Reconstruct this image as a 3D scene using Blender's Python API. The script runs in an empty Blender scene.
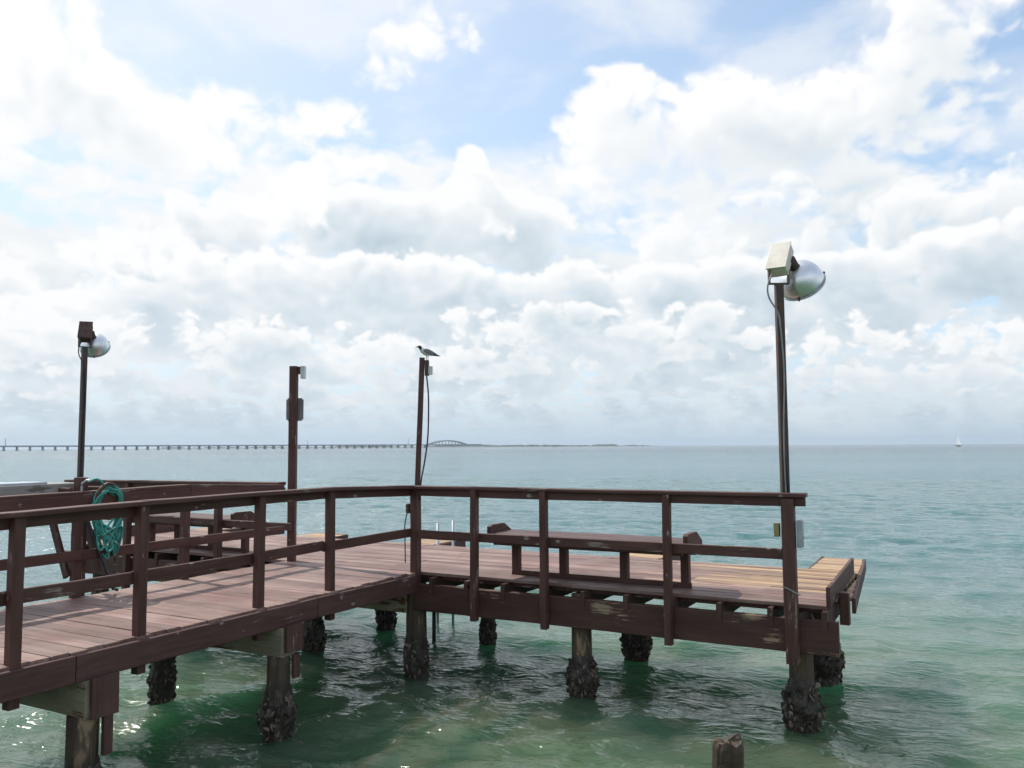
import bpy, bmesh, math, random
import numpy as np
from mathutils import Vector, Matrix, Euler, noise as mnoise
rnd = random.Random(7)
SC = bpy.context.scene
COL = SC.collection

# ------------------------------------------------------------------ camera
F = 820.0; CAM_H = 2.70; ROLL = 0.0055; PITCH = math.atan((446.3 - 384) / F)
cam_d = bpy.data.cameras.new('camera')
cam_d.sensor_width = 36.0; cam_d.lens = F / 1024 * 36.0
cam_d.clip_start = 0.1; cam_d.clip_end = 60000
cam = bpy.data.objects.new('camera', cam_d); COL.objects.link(cam)
fw = Vector((0, math.cos(PITCH), math.sin(PITCH)))
up = Vector((0, -math.sin(PITCH), math.cos(PITCH)))
rt = Vector((1, 0, 0))
rt2 = rt * math.cos(ROLL) - up * math.sin(ROLL)
up2 = rt * math.sin(ROLL) + up * math.cos(ROLL)
m = Matrix((rt2, up2, -fw)).transposed().to_4x4(); m.translation = (0, 0, CAM_H)
cam.matrix_world = m
SC.camera = cam
SC.view_settings.view_transform = 'Standard'; SC.view_settings.look = 'None'
SC.view_settings.exposure = 0.25; SC.view_settings.gamma = 1.0; SC.view_settings.use_curve_mapping = False

def ray(px, py):
    x = (px - 512) / F; y = -(py - 384) / F
    d = rt2 * x + up2 * y + fw
    return d

# ------------------------------------------------------------------ node helpers
class X:
    """a tiny expression layer over ShaderNodeMath"""
    def __init__(s, nt, sock): s.nt = nt; s.s = sock
    def _op(s, op, *o, clamp=False):
        n = s.nt.nodes.new('ShaderNodeMath'); n.operation = op; n.use_clamp = clamp
        for i, v in enumerate((s,) + o):
            if isinstance(v, X): s.nt.links.new(v.s, n.inputs[i])
            else: n.inputs[i].default_value = float(v)
        return X(s.nt, n.outputs[0])
    def __add__(s, o): return s._op('ADD', o)
    __radd__ = __add__
    def __sub__(s, o): return s._op('SUBTRACT', o)
    def __rsub__(s, o): return (s * -1.0) + o
    def __mul__(s, o): return s._op('MULTIPLY', o)
    __rmul__ = __mul__
    def __truediv__(s, o): return s._op('DIVIDE', o)
    def __pow__(s, o): return s._op('POWER', o)
    def exp(s): return X._pw(s)
    def _pw(s):
        n = s.nt.nodes.new('ShaderNodeMath'); n.operation = 'EXPONENT'; s.nt.links.new(s.s, n.inputs[0]); return X(s.nt, n.outputs[0])
    def clamp(s): return s._op('ADD', 0.0, clamp=True)
    def max(s, o): return s._op('MAXIMUM', o)
    def min(s, o): return s._op('MINIMUM', o)
    def abs(s): return s._op('ABSOLUTE')
    def step(s, a, b):
        n = s.nt.nodes.new('ShaderNodeMapRange'); n.interpolation_type = 'SMOOTHSTEP'
        s.nt.links.new(s.s, n.inputs['Value'])
        n.inputs['From Min'].default_value = a; n.inputs['From Max'].default_value = b
        return X(s.nt, n.outputs['Result'])

def new_mat(name):
    mt = bpy.data.materials.new(name); mt.use_nodes = True
    nt = mt.node_tree
    return mt, nt, nt.nodes['Principled BSDF']

def vec(nt, x, y, z=0.0):
    n = nt.nodes.new('ShaderNodeCombineXYZ')
    for i, v in enumerate((x, y, z)):
        if isinstance(v, X): nt.links.new(v.s, n.inputs[i])
        else: n.inputs[i].default_value = v
    return n.outputs[0]

def noise_tex(nt, v, scale, detail=4, rough=0.5, dist=0.0, lac=2.0, out='Fac'):
    n = nt.nodes.new('ShaderNodeTexNoise'); n.noise_dimensions = '3D'
    n.inputs['Scale'].default_value = scale; n.inputs['Detail'].default_value = detail
    n.inputs['Roughness'].default_value = rough; n.inputs['Distortion'].default_value = dist
    n.inputs['Lacunarity'].default_value = lac
    if v is not None: nt.links.new(v, n.inputs['Vector'])
    return X(nt, n.outputs[0]) if out == 'Fac' else n.outputs['Color']

def voro(nt, v, scale, detail=0, rough=0.5, feature='F1'):
    n = nt.nodes.new('ShaderNodeTexVoronoi'); n.feature = feature
    n.inputs['Scale'].default_value = scale
    n.inputs['Detail'].default_value = detail; n.inputs['Roughness'].default_value = rough
    if feature == 'SMOOTH_F1': n.inputs['Smoothness'].default_value = 0.35
    n.normalize = True
    if v is not None: nt.links.new(v, n.inputs['Vector'])
    return X(nt, n.outputs['Distance'])

def mixc(nt, fac, a, b):
    n = nt.nodes.new('ShaderNodeMix'); n.data_type = 'RGBA'
    ins = [s for s in n.inputs if s.enabled or True]
    f_, a_, b_ = n.inputs[0], n.inputs[6], n.inputs[7]
    if isinstance(fac, X): nt.links.new(fac.s, f_)
    else: f_.default_value = fac
    for s, v in ((a_, a), (b_, b)):
        if isinstance(v, (tuple, list)): s.default_value = (*v[:3], 1.0)
        else: nt.links.new(v, s)
    return n.outputs[2]

# ------------------------------------------------------------------ sun and sky
SUN_EL = math.radians(50.5)
sun_h = Vector((-0.62, 0.51)).normalized()
SUN_DIR = Vector((sun_h.x * math.cos(SUN_EL), sun_h.y * math.cos(SUN_EL), math.sin(SUN_EL)))
sl = bpy.data.lights.new('sun', 'SUN'); sl.energy = 3.4; sl.angle = math.radians(0.6); sl.color = (1.0, 0.95, 0.87)
so = bpy.data.objects.new('sun', sl); COL.objects.link(so)
so.rotation_euler = SUN_DIR.to_track_quat('Z', 'Y').to_euler(); so.location = (0, 0, 60)

world = bpy.data.worlds.new('World'); SC.world = world; world.use_nodes = True
world.cycles.sampling_method = 'MANUAL'; world.cycles.sample_map_resolution = 512


# ------------------------------------------------------------------ clouds: a sky map computed here, no file
def vnoise(x, y, seed, per=0):
    """smooth value noise on an integer lattice, optional wrap in x"""
    r = np.random.RandomState(seed); N = 256
    g = r.rand(N, N).astype(np.float32)
    xi = np.floor(x).astype(np.int32); yi = np.floor(y).astype(np.int32)
    fx = (x - xi).astype(np.float32); fy = (y - yi).astype(np.float32)
    fx = fx * fx * fx * (fx * (fx * 6 - 15) + 10); fy = fy * fy * fy * (fy * (fy * 6 - 15) + 10)
    x0 = xi % N; x1 = (xi + 1) % N; y0 = yi % N; y1 = (yi + 1) % N
    a = g[y0, x0]; b = g[y0, x1]; c = g[y1, x0]; d = g[y1, x1]
    return (a + (b - a) * fx) * (1 - fy) + (c + (d - c) * fx) * fy
def fbm(x, y, seed, octv, gain=0.5, lac=2.03):
    s = 0; a = 1.0; t = 0; co, si = math.cos(.6), math.sin(.6)
    for k in range(octv):
        s = s + a * vnoise(x + 17.3 * k, y + 9.1 * k, seed + k); t += a; a *= gain
        x, y = (co * x - si * y) * lac, (si * x + co * y) * lac
    return s / t
def worley(x, y, seed):
    r = np.random.RandomState(seed); N = 128
    jx = r.rand(N, N).astype(np.float32); jy = r.rand(N, N).astype(np.float32)
    xi = np.floor(x).astype(np.int32); yi = np.floor(y).astype(np.int32)
    fx = (x - xi).astype(np.float32); fy = (y - yi).astype(np.float32)
    best = np.full(x.shape, 9.0, np.float32)
    for dy in (-1, 0, 1):
        for dx in (-1, 0, 1):
            cx = (xi + dx) % N; cy = (yi + dy) % N
            d = (dx + jx[cy, cx] - fx) ** 2 + (dy + jy[cy, cx] - fy) ** 2
            np.minimum(best, d, out=best)
    return np.sqrt(best)
def puffs(x, y, seed, octv=3):
    s = 0; a = 1.0; t = 0
    for k in range(octv):
        w = np.clip(1.0 - worley(x, y, seed + k), 0, 1); s = s + a * w; t += a
        a *= 0.52; x = x * 2.1 + 5.2; y = y * 2.1 + 3.1
    return s / t
def sstep(x, a, b):
    t = np.clip((x - a) / (b - a), 0, 1); return t * t * (3 - 2 * t)
def blur(a, n):
    """separable box blur, run twice, by running sums"""
    n = int(n)
    if n < 1: return a
    for _ in range(2):
        for ax in (0, 1):
            p = np.pad(a, [(n + 1, n) if i == ax else (0, 0) for i in (0, 1)], mode='edge')
            c = np.cumsum(p, axis=ax, dtype=np.float64)
            L = a.shape[ax]
            hi = np.take(c, np.arange(2 * n + 1, 2 * n + 1 + L), axis=ax); lo = np.take(c, np.arange(0, L), axis=ax)
            a = ((hi - lo) / (2 * n + 1)).astype(np.float32)
    return a
def shift(a, dy, dx):
    """value found dy rows up and dx columns right of each sample"""
    H, Wd = a.shape
    yy = np.clip(np.arange(H) + int(round(dy)), 0, H - 1); xx = np.clip(np.arange(Wd) + int(round(dx)), 0, Wd - 1)
    return a[yy][:, xx]
def G(a, e, lst, azel, f=820.0):
    s = np.zeros(a.shape, np.float32)
    for px, py, rx, ry, amp in lst:
        a0, e0 = azel(px, py)
        s += amp * np.exp(-((a - a0) * f / rx) ** 2 - ((e - e0) * f / ry) ** 2)
    return s

def cloud_map(a, e, ppr, azel, sun_az, sun_el, steer=True):
    """cloud colour (display-like linear) and opacity for azimuth a, elevation e (radians); ppr = samples per radian"""
    H, Wd = a.shape
    rgb = np.zeros((H, Wd, 3), np.float32); alpha = np.zeros((H, Wd), np.float32)
    # angle from the sun: clouds near it are lit through
    cs = np.sin(e) * math.sin(sun_el) + np.cos(e) * math.cos(sun_el) * np.cos(a - sun_az)
    glow = np.exp((cs - 1) * 4.0)
    dk = G(a, e, DARK, azel) if steer else 0.0
    white = np.array([1.00, 1.00, 1.00], np.float32); grey = np.array([0.46, 0.565, 0.65], np.float32)
    for L in LAYERS:
        sx, sy, e0, e1, e2, e3, seed, lo, soft, stp, hazef, base = (L[k] for k in ('sx','sy','e0','e1','e2','e3','seed','lo','soft','stp','haze','base'))
        x, y = a * sx, e * sy
        wx = fbm(x * .9, y * .9, seed + 50, 4) - .5; wy = fbm(x * .9 + 40, y * .9, seed + 60, 4) - .5
        fx = fbm(x * 5, y * 5, seed + 70, 4, .6) - .5; fy = fbm(x * 5 + 9, y * 5, seed + 75, 4, .6) - .5
        xw = x + wx * .55 + fx * .14; yw = y + wy * .4 + fy * .14
        n = fbm(xw, yw, seed, 8, .52)
        p = puffs(xw * 1.7, yw * 1.7, seed + 20, 4)
        p2 = puffs(xw * 5.1, yw * 5.1, seed + 26, 2)
        d = n * .46 + p * .54 + (p2 - .45) * .16 - .015
        eb = e + .09 * (fbm(a * 5 + seed, e * 3, seed + 90, 3) - .5) * min(1.0, e1 * 10)
        band = sstep(eb, e0, e1) * (1 - sstep(eb, e2, e3))
        cov = d + base + (band - 1) * .5
        if steer: cov = cov + G(a, e, L['cover'], azel)
        dens = np.clip((cov - lo) / L['dn'], 0, 1.6)
        al = sstep(cov, lo, lo + soft)
        # light marched through the layer towards the sun
        tau = np.zeros_like(dens); sm = dens
        ux, uy = -0.50, 0.86
        for k, dist in enumerate((.25, .6, 1.1, 1.9, 3.0, 4.4)):
            q = shift(sm, uy * dist * stp * ppr, ux * dist * stp * ppr)
            tau += q * (.30, .35, .5, .7, .8, .8)[k]
            if k in (1, 2, 3): sm = blur(sm, stp * ppr * (.12, .25, .5)[k - 1])
        T = np.exp(-tau * .55)
        thick = blur(np.clip(dens, 0, 1.2), stp * ppr * .5)
        rel = (blur(p, stp * ppr * .05) - blur(p, stp * ppr * .5)) * 1.0 + (blur(n, stp * ppr * .1) - blur(n, stp * ppr * .8)) * 1.5
        br = .13 + .80 * T + .28 * (1 - np.clip(thick, 0, 1)) + .62 * glow + rel * np.clip(thick, 0, 1) * 1.25
        br = blur(br, stp * ppr * .075)
        br = br - .75 * dk * np.clip(thick, 0, 1)
        br = np.clip(br, 0, 1.0)
        c = grey + (white - grey) * (br[..., None] ** np.array([1.12, 1.0, .90], np.float32))
        c = c + (np.array(HAZE, np.float32) - c) * (hazef * np.ones_like(e))[..., None]
        rgb = rgb * (1 - al[..., None]) + c * al[..., None]; alpha = alpha * (1 - al) + al
    # thin veil in the openings
    v = fbm(a * 6 + 1.2 * (fbm(a * 3, e * 6, 901, 4) - .5), e * 12, 905, 8, .52)
    va = sstep(v, .36, .72) * .56
    vg = np.ones(3, np.float32) * .97
    rgb = rgb + vg * (va * (1 - alpha))[..., None]
    alpha2 = alpha + va * (1 - alpha)
    gv = np.clip(glow * .95, 0, .85)
    rgb = rgb + (gv * (1 - alpha2))[..., None]; alpha2 = alpha2 + gv * (1 - alpha2)
    rgb = rgb / np.maximum(alpha2, 1e-4)[..., None]
    return rgb, alpha2
HAZE = (0.60, 0.69, 0.75)
def mk(sx, sy, e, seed, lo, soft, stp, haze, base, cover=()):
    return dict(dn=.30 if sx < 6 else .17, sx=sx, sy=sy, e0=e[0], e1=e[1], e2=e[2], e3=e[3], seed=seed, lo=lo, soft=soft, stp=stp, haze=haze, base=base, cover=list(cover))
LAYERS = [
 mk(5, 10, (-.01, .05, .33, .42), 81, .50, .25, .040, .15, .10),
 mk(24, 75, (-.01, .01, .06, .11), 11, .50, .13, .006, .35, .06),
 mk(11, 22, (.03, .06, .12, .17), 23, .50, .11, .014, .18, .06),
 mk(6.0, 7.5, (.07, .12, .27, .33), 37, .52, .12, .030, .06, .04,
    [(472, 172, 24, 40, .85), (500, 215, 60, 30, .30), (365, 212, 60, 28, .50), (300, 172, 28, 30, .55), (440, 215, 40, 20, .3), (180, 205, 10, 9, .5), (160, 300, 120, 50, .10), (250, 250, 80, 50, .12), (600, 190, 60, 20, -.1)]),
 mk(7.5, 9.5, (.05, .10, .20, .26), 44, .52, .09, .026, .04, .03, [(700, 280, 240, 40, .12), (300, 270, 120, 40, .10), (960, 260, 80, 60, .12)]),
 mk(10, 14, (.05, .08, .14, .19), 67, .51, .09, .018, .06, .03),
 mk(5.5, 6.5, (.20, .27, .9, 1.3), 51, .53, .16, .035, .0, -.05,
    [(110, 120, 150, 50, .28), (40, 30, 60, 60, .20), (320, 122, 90, 36, .22), (270, 190, 80, 30, .16), (210, 40, 110, 42, -.34),
     (450, 130, 80, 60, -.22), (60, 168, 140, 12, -.22), (412, 36, 44, 46, .27), (330, 70, 70, 14, .12), (600, 20, 130, 40, -.26), (535, 120, 30, 60, -.12),
     (630, 120, 80, 60, .26), (720, 90, 70, 40, .1), (800, 120, 140, 56, .24), (930, 70, 60, 60, .2), (765, 25, 30, 40, -.2), (1005, 30, 30, 30, -.15), (950, 165, 130, 14, -.22)]),
]
DARK = [(60, 130, 150, 60, -.22), (250, 150, 160, 50, -.12), (60, 40, 80, 60, -.15), (700, 100, 150, 40, -.12), (130, 310, 40, 30, .45), (640, 305, 130, 20, .35), (740, 165, 130, 22, .30), (372, 250, 50, 30, .20), (474, 165, 40, 50, -.5), (500, 215, 60, 30, -.2), (300, 345, 80, 14, .25), (540, 320, 60, 16, .25), (960, 300, 70, 24, .22), (820, 280, 70, 25, .2), (560, 265, 50, 20, .2), (860, 210, 60, 16, .15), (512, 385, 600, 14, .12)]

def azel(px, py):
    d = ray(px, py).normalized(); return math.atan2(d.x, d.y), math.asin(d.z)

def build_sky():
    MW, MH = 5120, 1280
    sun_az = math.atan2(SUN_DIR.x, SUN_DIR.y)
    lw, lh = MW // 4, MH // 4; ext = 64
    A_, E_ = np.meshgrid((np.arange(lw + ext, dtype=np.float32) + .5) / lw * 2 * np.pi - np.pi, (np.arange(lh, dtype=np.float32) + .5) / lh * np.pi / 2)
    rgb, al = cloud_map(A_, E_, lw / (2 * np.pi), azel, sun_az, SUN_EL, steer=False)
    c = np.dstack([rgb, al])
    w = np.linspace(0, 1, ext, dtype=np.float32)[None, :, None]
    c[:, :ext] = c[:, :ext] * w + c[:, lw:lw + ext] * (1 - w)
    c = c[:, :lw]
    hi = np.clip((E_[:, :lw] - 1.0) / .4, 0, 1)[..., None]
    c = c * (1 - hi) + np.array([.97, .98, 1.0, .45], np.float32) * hi
    big = np.repeat(np.repeat(c, 4, 0), 4, 1)
    for k in range(4): big[..., k] = blur(np.ascontiguousarray(big[..., k]), 2)
    ppr = MW / (2 * np.pi)
    i0, i1 = int((-.80 + np.pi) * ppr), int((.80 + np.pi) * ppr); j1 = int(.66 * MH / (np.pi / 2))
    A_, E_ = np.meshgrid((np.arange(i0, i1, dtype=np.float32) + .5) / MW * 2 * np.pi - np.pi, (np.arange(0, j1, dtype=np.float32) + .5) / MH * np.pi / 2)
    rgb, al = cloud_map(A_, E_, ppr, azel, sun_az, SUN_EL)
    f = sstep(np.minimum((A_ + .80) / .12, (.80 - A_) / .12), 0, 1) * sstep((.66 - E_) / .10, 0, 1)
    f = f[..., None]
    big[0:j1, i0:i1] = big[0:j1, i0:i1] * (1 - f) + np.dstack([rgb, al]) * f
    im = bpy.data.images.new('cloud_map', MW, MH, alpha=True, float_buffer=True)
    im.colorspace_settings.name = 'Non-Color'; im.alpha_mode = 'CHANNEL_PACKED'
    im.pixels.foreach_set(np.ascontiguousarray(big, dtype=np.float32).ravel()); im.update()

    nt = world.node_tree; nt.nodes.clear()
    out = nt.nodes.new('ShaderNodeOutputWorld'); bg = nt.nodes.new('ShaderNodeBackground')
    nt.links.new(bg.outputs[0], out.inputs[0]); STR = 0.15; bg.inputs[1].default_value = STR
    sky = nt.nodes.new('ShaderNodeTexSky'); sky.sky_type = 'NISHITA'; sky.sun_disc = False
    sky.sun_elevation = SUN_EL; sky.sun_rotation = math.atan2(sun_h.x, sun_h.y)
    sky.air_density = 1.0; sky.dust_density = 0.15; sky.ozone_density = 1.0
    tc = nt.nodes.new('ShaderNodeTexCoord')
    sp = nt.nodes.new('ShaderNodeSeparateXYZ'); nt.links.new(tc.outputs['Generated'], sp.inputs[0])
    x, y, z = (X(nt, sp.outputs[i]) for i in range(3))
    az = x._op('ARCTAN2', y); el = z._op('ARCSINE').max(0.0)
    ti = nt.nodes.new('ShaderNodeTexImage'); ti.image = im; ti.extension = 'EXTEND'; ti.interpolation = 'Cubic'
    nt.links.new(vec(nt, az / (2 * math.pi) + 0.5, el / (math.pi / 2)), ti.inputs[0])
    K = 1.0 / STR * CLOUDGAIN
    cg = nt.nodes.new('ShaderNodeMix'); cg.data_type = 'RGBA'; cg.blend_type = 'MULTIPLY'; cg.inputs[0].default_value = 1.0
    nt.links.new(ti.outputs['Color'], cg.inputs[6]); cg.inputs[7].default_value = (K, K, K, 1)
    blue = nt.nodes.new('ShaderNodeMix'); blue.data_type = 'RGBA'; blue.blend_type = 'MULTIPLY'; blue.inputs[0].default_value = 1.0
    nt.links.new(sky.outputs[0], blue.inputs[6]); blue.inputs[7].default_value = SKYGAIN
    low = (el * (-1.0 / 0.32)).exp() * 0.95
    bl2 = mixc(nt, low, blue.outputs[2], tuple(v * K for v in (0.55, 0.70, 0.86)))
    c1 = mixc(nt, X(nt, ti.outputs['Alpha']), bl2, cg.outputs[2])
    hz = (el * (-1.0 / 0.035)).exp() * 0.9
    c2 = mixc(nt, hz, c1, tuple(v * K for v in HORIZON))
    nt.links.new(c2, bg.inputs[0])
SKYGAIN = (0.98, 1.08, 1.08, 1)
CLOUDGAIN = 0.86
HORIZON = (0.50, 0.615, 0.705)
build_sky()

# ------------------------------------------------------------------ materials
def coords(nt, which='Object'):
    return nt.nodes.new('ShaderNodeTexCoord').outputs[which]
def stretch(nt, v, s):
    n = nt.nodes.new('ShaderNodeMapping'); n.inputs['Scale'].default_value = s; nt.links.new(v, n.inputs[0]); return n.outputs[0]
def attr(nt, name):
    n = nt.nodes.new('ShaderNodeAttribute'); n.attribute_name = name; return n
def objrand(nt, v):
    """shift the pattern from object to object"""
    n = nt.nodes.new('ShaderNodeObjectInfo')
    a = nt.nodes.new('ShaderNodeVectorMath'); a.operation = 'ADD'; nt.links.new(v, a.inputs[0])
    s = X(nt, n.outputs['Random']) * 37.0
    nt.links.new(vec(nt, s, s * 1.7, s * 0.6), a.inputs[1]); return a.outputs[0]
def bump(nt, bs, h, strength=0.4, dist=0.01):
    b = nt.nodes.new('ShaderNodeBump'); b.inputs['Strength'].default_value = strength; b.inputs['Distance'].default_value = dist
    nt.links.new(h.s, b.inputs['Height']); nt.links.new(b.outputs[0], bs.inputs['Normal'])

def wood(name, c0, c1, worn, worn_amt, rough=0.62, grain=1.0, peel_scale=2.2, tone=False, spots=False):
    """painted timber, grain along local X; paint fades between c0 and c1 and peels to bare wood"""
    mt, nt, bs = new_mat(name)
    v = objrand(nt, coords(nt))
    g = noise_tex(nt, stretch(nt, v, (2.5, 38, 38)), 1.0, 5, 0.6)
    fade = noise_tex(nt, stretch(nt, v, (1.2, 5, 5)), 1.3, 4, 0.6)
    p = noise_tex(nt, stretch(nt, v, (peel_scale, peel_scale * 3.2, peel_scale * 3.2)), 1.0, 6, 0.62)
    fine = noise_tex(nt, stretch(nt, v, (9, 90, 90)), 1.0, 3, 0.6)
    k = (fade * 0.7 + g * 0.5 - 0.1)
    paint = mixc(nt, k.step(0.25, 0.8), c0, c1)
    bare = mixc(nt, (g * 0.6 + fine * 0.5).step(0.3, 0.8), tuple(w * 0.55 for w in worn), worn)
    pk = (p + (fine - 0.5) * 0.22 + (g - 0.5) * 0.34)
    peeled = pk.step(1.0 - worn_amt, 1.07 - worn_amt) * 0.92
    col = mixc(nt, peeled, paint, bare)
    if spots:
        vs = voro(nt, stretch(nt, v, (5, 8, 8)), 1.0)
        n2 = noise_tex(nt, v, 1.7, 2, 0.5)
        sm = (vs * -1.0 + (fine - 0.5) * 0.22 + (g - 0.5) * 0.12 + n2 * 0.34).step(0.115, 0.155)
        col = mixc(nt, sm * 0.6, col, (0.40, 0.36, 0.33))
    if tone:
        t = X(nt, attr(nt, 'tone').outputs['Fac'])
        hs = nt.nodes.new('ShaderNodeHueSaturation'); nt.links.new(col, hs.inputs['Color'])
        nt.links.new((t * 0.55 + 0.72).s, hs.inputs['Value']); col = hs.outputs[0]
    nt.links.new(col, bs.inputs['Base Color'])
    nt.links.new((peeled * 0.25 + rough + (g - 0.5) * 0.2).s, bs.inputs['Roughness'])
    bs.inputs['Specular IOR Level'].default_value = 0.35
    bump(nt, bs, g * 0.6 + fine * 0.3 - peeled * 0.5, 0.5, 0.004)
    return mt

def deck_mat():
    """worn deck planks: brown-mauve paint rubbed through to tan wood, most at the open end of the platform"""
    mt, nt, bs = new_mat('deck_paint')
    v = coords(nt); t = X(nt, attr(nt, 'tone').outputs['Fac'])
    sh = nt.nodes.new('ShaderNodeVectorMath'); sh.operation = 'ADD'; nt.links.new(v, sh.inputs[0])
    nt.links.new(vec(nt, t * 31.0, 0.0, t * 13.0), sh.inputs[1]); vv = sh.outputs[0]
    g = noise_tex(nt, stretch(nt, vv, (2.2, 42, 42)), 1.0, 5, 0.62)
    p = noise_tex(nt, stretch(nt, vv, (1.5, 16, 16)), 1.0, 6, 0.66)
    big = noise_tex(nt, stretch(nt, v, (0.7, 0.9, 1)), 1.0, 4, 0.55)
    foot = noise_tex(nt, stretch(nt, v, (1.6, 1.6, 1)), 1.0, 6, 0.6)
    sp = nt.nodes.new('ShaderNodeSeparateXYZ'); nt.links.new(v, sp.inputs[0])
    wear = X(nt, attr(nt, 'wear').outputs['Fac'])
    paint = mixc(nt, (big * 0.5 + g * 0.6).step(0.35, 0.75), DECK0, DECK1)
    streak = noise_tex(nt, stretch(nt, vv, (1.1, 24, 24)), 1.0, 5, 0.62)
    dusty = mixc(nt, (foot * 0.55 + streak * 0.55).step(0.42, 0.78) * 0.8, paint, DECK2)
    stain = noise_tex(nt, stretch(nt, vv, (1.8, 3.5, 1)), 1.0, 5, 0.6)
    dusty = mixc(nt, stain.step(0.60, 0.74) * 0.55, dusty, (0.075, 0.048, 0.044))
    bare = mixc(nt, g.step(0.3, 0.7), (0.24, 0.155, 0.095), (0.55, 0.37, 0.205))
    k = (p * 0.75 + (big - 0.5) * 0.35 + wear * 0.26 + (t - 0.5) * 0.12).step(0.56, 0.64)
    col = mixc(nt, k * 0.9, dusty, bare)
    hs = nt.nodes.new('ShaderNodeHueSaturation'); nt.links.new(col, hs.inputs['Color'])
    nt.links.new((t * 0.55 + 0.72).s, hs.inputs['Value']); nt.links.new(hs.outputs[0], bs.inputs['Base Color'])
    nt.links.new((g * 0.25 + 0.42).s, bs.inputs['Roughness'])
    bs.inputs['Specular IOR Level'].default_value = 0.28
    bump(nt, bs, g * 0.6 + p * 0.5, 0.45, 0.004)
    return mt
DECK0 = (0.142, 0.072, 0.060); DECK1 = (0.260, 0.152, 0.130); DECK2 = (0.39, 0.285, 0.245)

def plain(name, col, rough=0.5, metal=0.0, var=0.25, scale=6.0, col2=None, spec=0.5):
    mt, nt, bs = new_mat(name)
    v = objrand(nt, coords(nt))
    n = noise_tex(nt, v, scale, 5, 0.6)
    c2 = col2 or tuple(c * (1 - var) for c in col)
    nt.links.new(mixc(nt, n.step(0.35, 0.7), col, c2), bs.inputs['Base Color'])
    bs.inputs['Metallic'].default_value = metal
    nt.links.new((n * 0.25 + (rough - 0.12)).s, bs.inputs['Roughness'])
    bs.inputs['Specular IOR Level'].default_value = spec
    return mt

def pile_mat():
    """weathered pile: bare grey-brown wood above, dark and slimed where the tide reaches"""
    mt, nt, bs = new_mat('pile_wood')
    v = coords(nt); vr = objrand(nt, v)
    sp = nt.nodes.new('ShaderNodeSeparateXYZ'); nt.links.new(v, sp.inputs[0]); z = X(nt, sp.outputs[2])
    g = noise_tex(nt, stretch(nt, vr, (30, 30, 2.2)), 1.0, 5, 0.65)
    p = noise_tex(nt, stretch(nt, vr, (7, 7, 2.5)), 1.0, 5, 0.6)
    w = mixc(nt, (g * .6 + p * .5).step(0.3, 0.8), (0.028, 0.018, 0.012), (0.125, 0.084, 0.055))
    w = mixc(nt, p.step(0.57, 0.66) * 0.85, w, (0.30, 0.205, 0.125))
    wet = (z + (p - 0.5) * 0.35).step(0.55, 0.30)
    c = mixc(nt, wet * 0.9, w, (0.022, 0.022, 0.016))
    nt.links.new(c, bs.inputs['Base Color'])
    nt.links.new((0.75 - wet * 0.35).s, bs.inputs['Roughness'])
    bump(nt, bs, g + p * .5, 0.7, 0.01)
    return mt

def oyster_mat():
    mt, nt, bs = new_mat('oyster_shell')
    v = objrand(nt, coords(nt))
    t = X(nt, attr(nt, 'tone').outputs['Fac'])
    n = noise_tex(nt, v, 22, 5, 0.65)
    c = mixc(nt, (n * 0.6 + t * 0.55).step(0.45, 0.95), (0.026, 0.019, 0.014), (0.26, 0.205, 0.155))
    nt.links.new(c, bs.inputs['Base Color']); bs.inputs['Roughness'].default_value = 0.6
    bump(nt, bs, n, 0.8, 0.01)
    return mt

M = {}
M['rail'] = wood('rail_paint', (0.060, 0.023, 0.018), (0.125, 0.060, 0.048), (0.30, 0.24, 0.20), 0.37, spots=True)
M['beam'] = wood('beam_paint', (0.050, 0.021, 0.016), (0.098, 0.047, 0.036), (0.38, 0.27, 0.18), 0.40, peel_scale=1.1)
M['fascia'] = wood('fascia_paint', (0.066, 0.028, 0.025), (0.130, 0.068, 0.060), (0.32, 0.27, 0.24), 0.355, spots=True)
M['under'] = wood('bounce_lit_timber', (0.17, 0.145, 0.10), (0.34, 0.30, 0.21), (0.11, 0.04, 0.013), 0.45, peel_scale=1.6)  # bare timber with rust stains, lightened in colour for light bounced off the water
M['bench'] = wood('bench_paint', (0.085, 0.048, 0.046), (0.15, 0.095, 0.09), (0.36, 0.30, 0.26), 0.36, tone=False)
M['grey_wood'] = wood('grey_timber', (0.24, 0.23, 0.21), (0.42, 0.40, 0.37), (0.16, 0.14, 0.12), 0.40)
M['deck'] = deck_mat()
M['pile'] = pile_mat(); M['oyster'] = oyster_mat()
M['stump'] = wood('stump_wood', (0.024, 0.017, 0.012), (0.078, 0.055, 0.037), (0.30, 0.21, 0.13), 0.36)
M['galv'] = plain('galvanised_steel', (0.55, 0.57, 0.58), 0.45, 0.8)
M['dark_steel'] = plain('dark_steel', (0.055, 0.040, 0.036), 0.5, 0.3, col2=(0.10, 0.055, 0.035))
M['cream'] = plain('cream_enamel', (0.76, 0.70, 0.60), 0.5, 0.0, 0.2)
M['rust'] = plain('rusty_enamel', (0.10, 0.045, 0.028), 0.7, 0.1, col2=(0.035, 0.022, 0.020), scale=14)
M['mirror'] = plain('spun_aluminium', (0.86, 0.88, 0.90), 0.36, 1.0, 0.2, scale=5)
M['lens'] = plain('dusty_lens', (0.60, 0.62, 0.60), 0.3, 0.0)
M['cable'] = plain('black_cable', (0.022, 0.022, 0.022), 0.5)
M['wire'] = plain('pale_wire', (0.30, 0.30, 0.29), 0.5)
M['hose'] = plain('teal_hose', (0.050, 0.36, 0.30), 0.42, 0.0, col2=(0.022, 0.20, 0.17), scale=9)
M['box_grey'] = plain('grey_plastic', (0.40, 0.42, 0.45), 0.5)
M['box_yellow'] = plain('yellowed_plastic', (0.38, 0.31, 0.14), 0.55)
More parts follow.
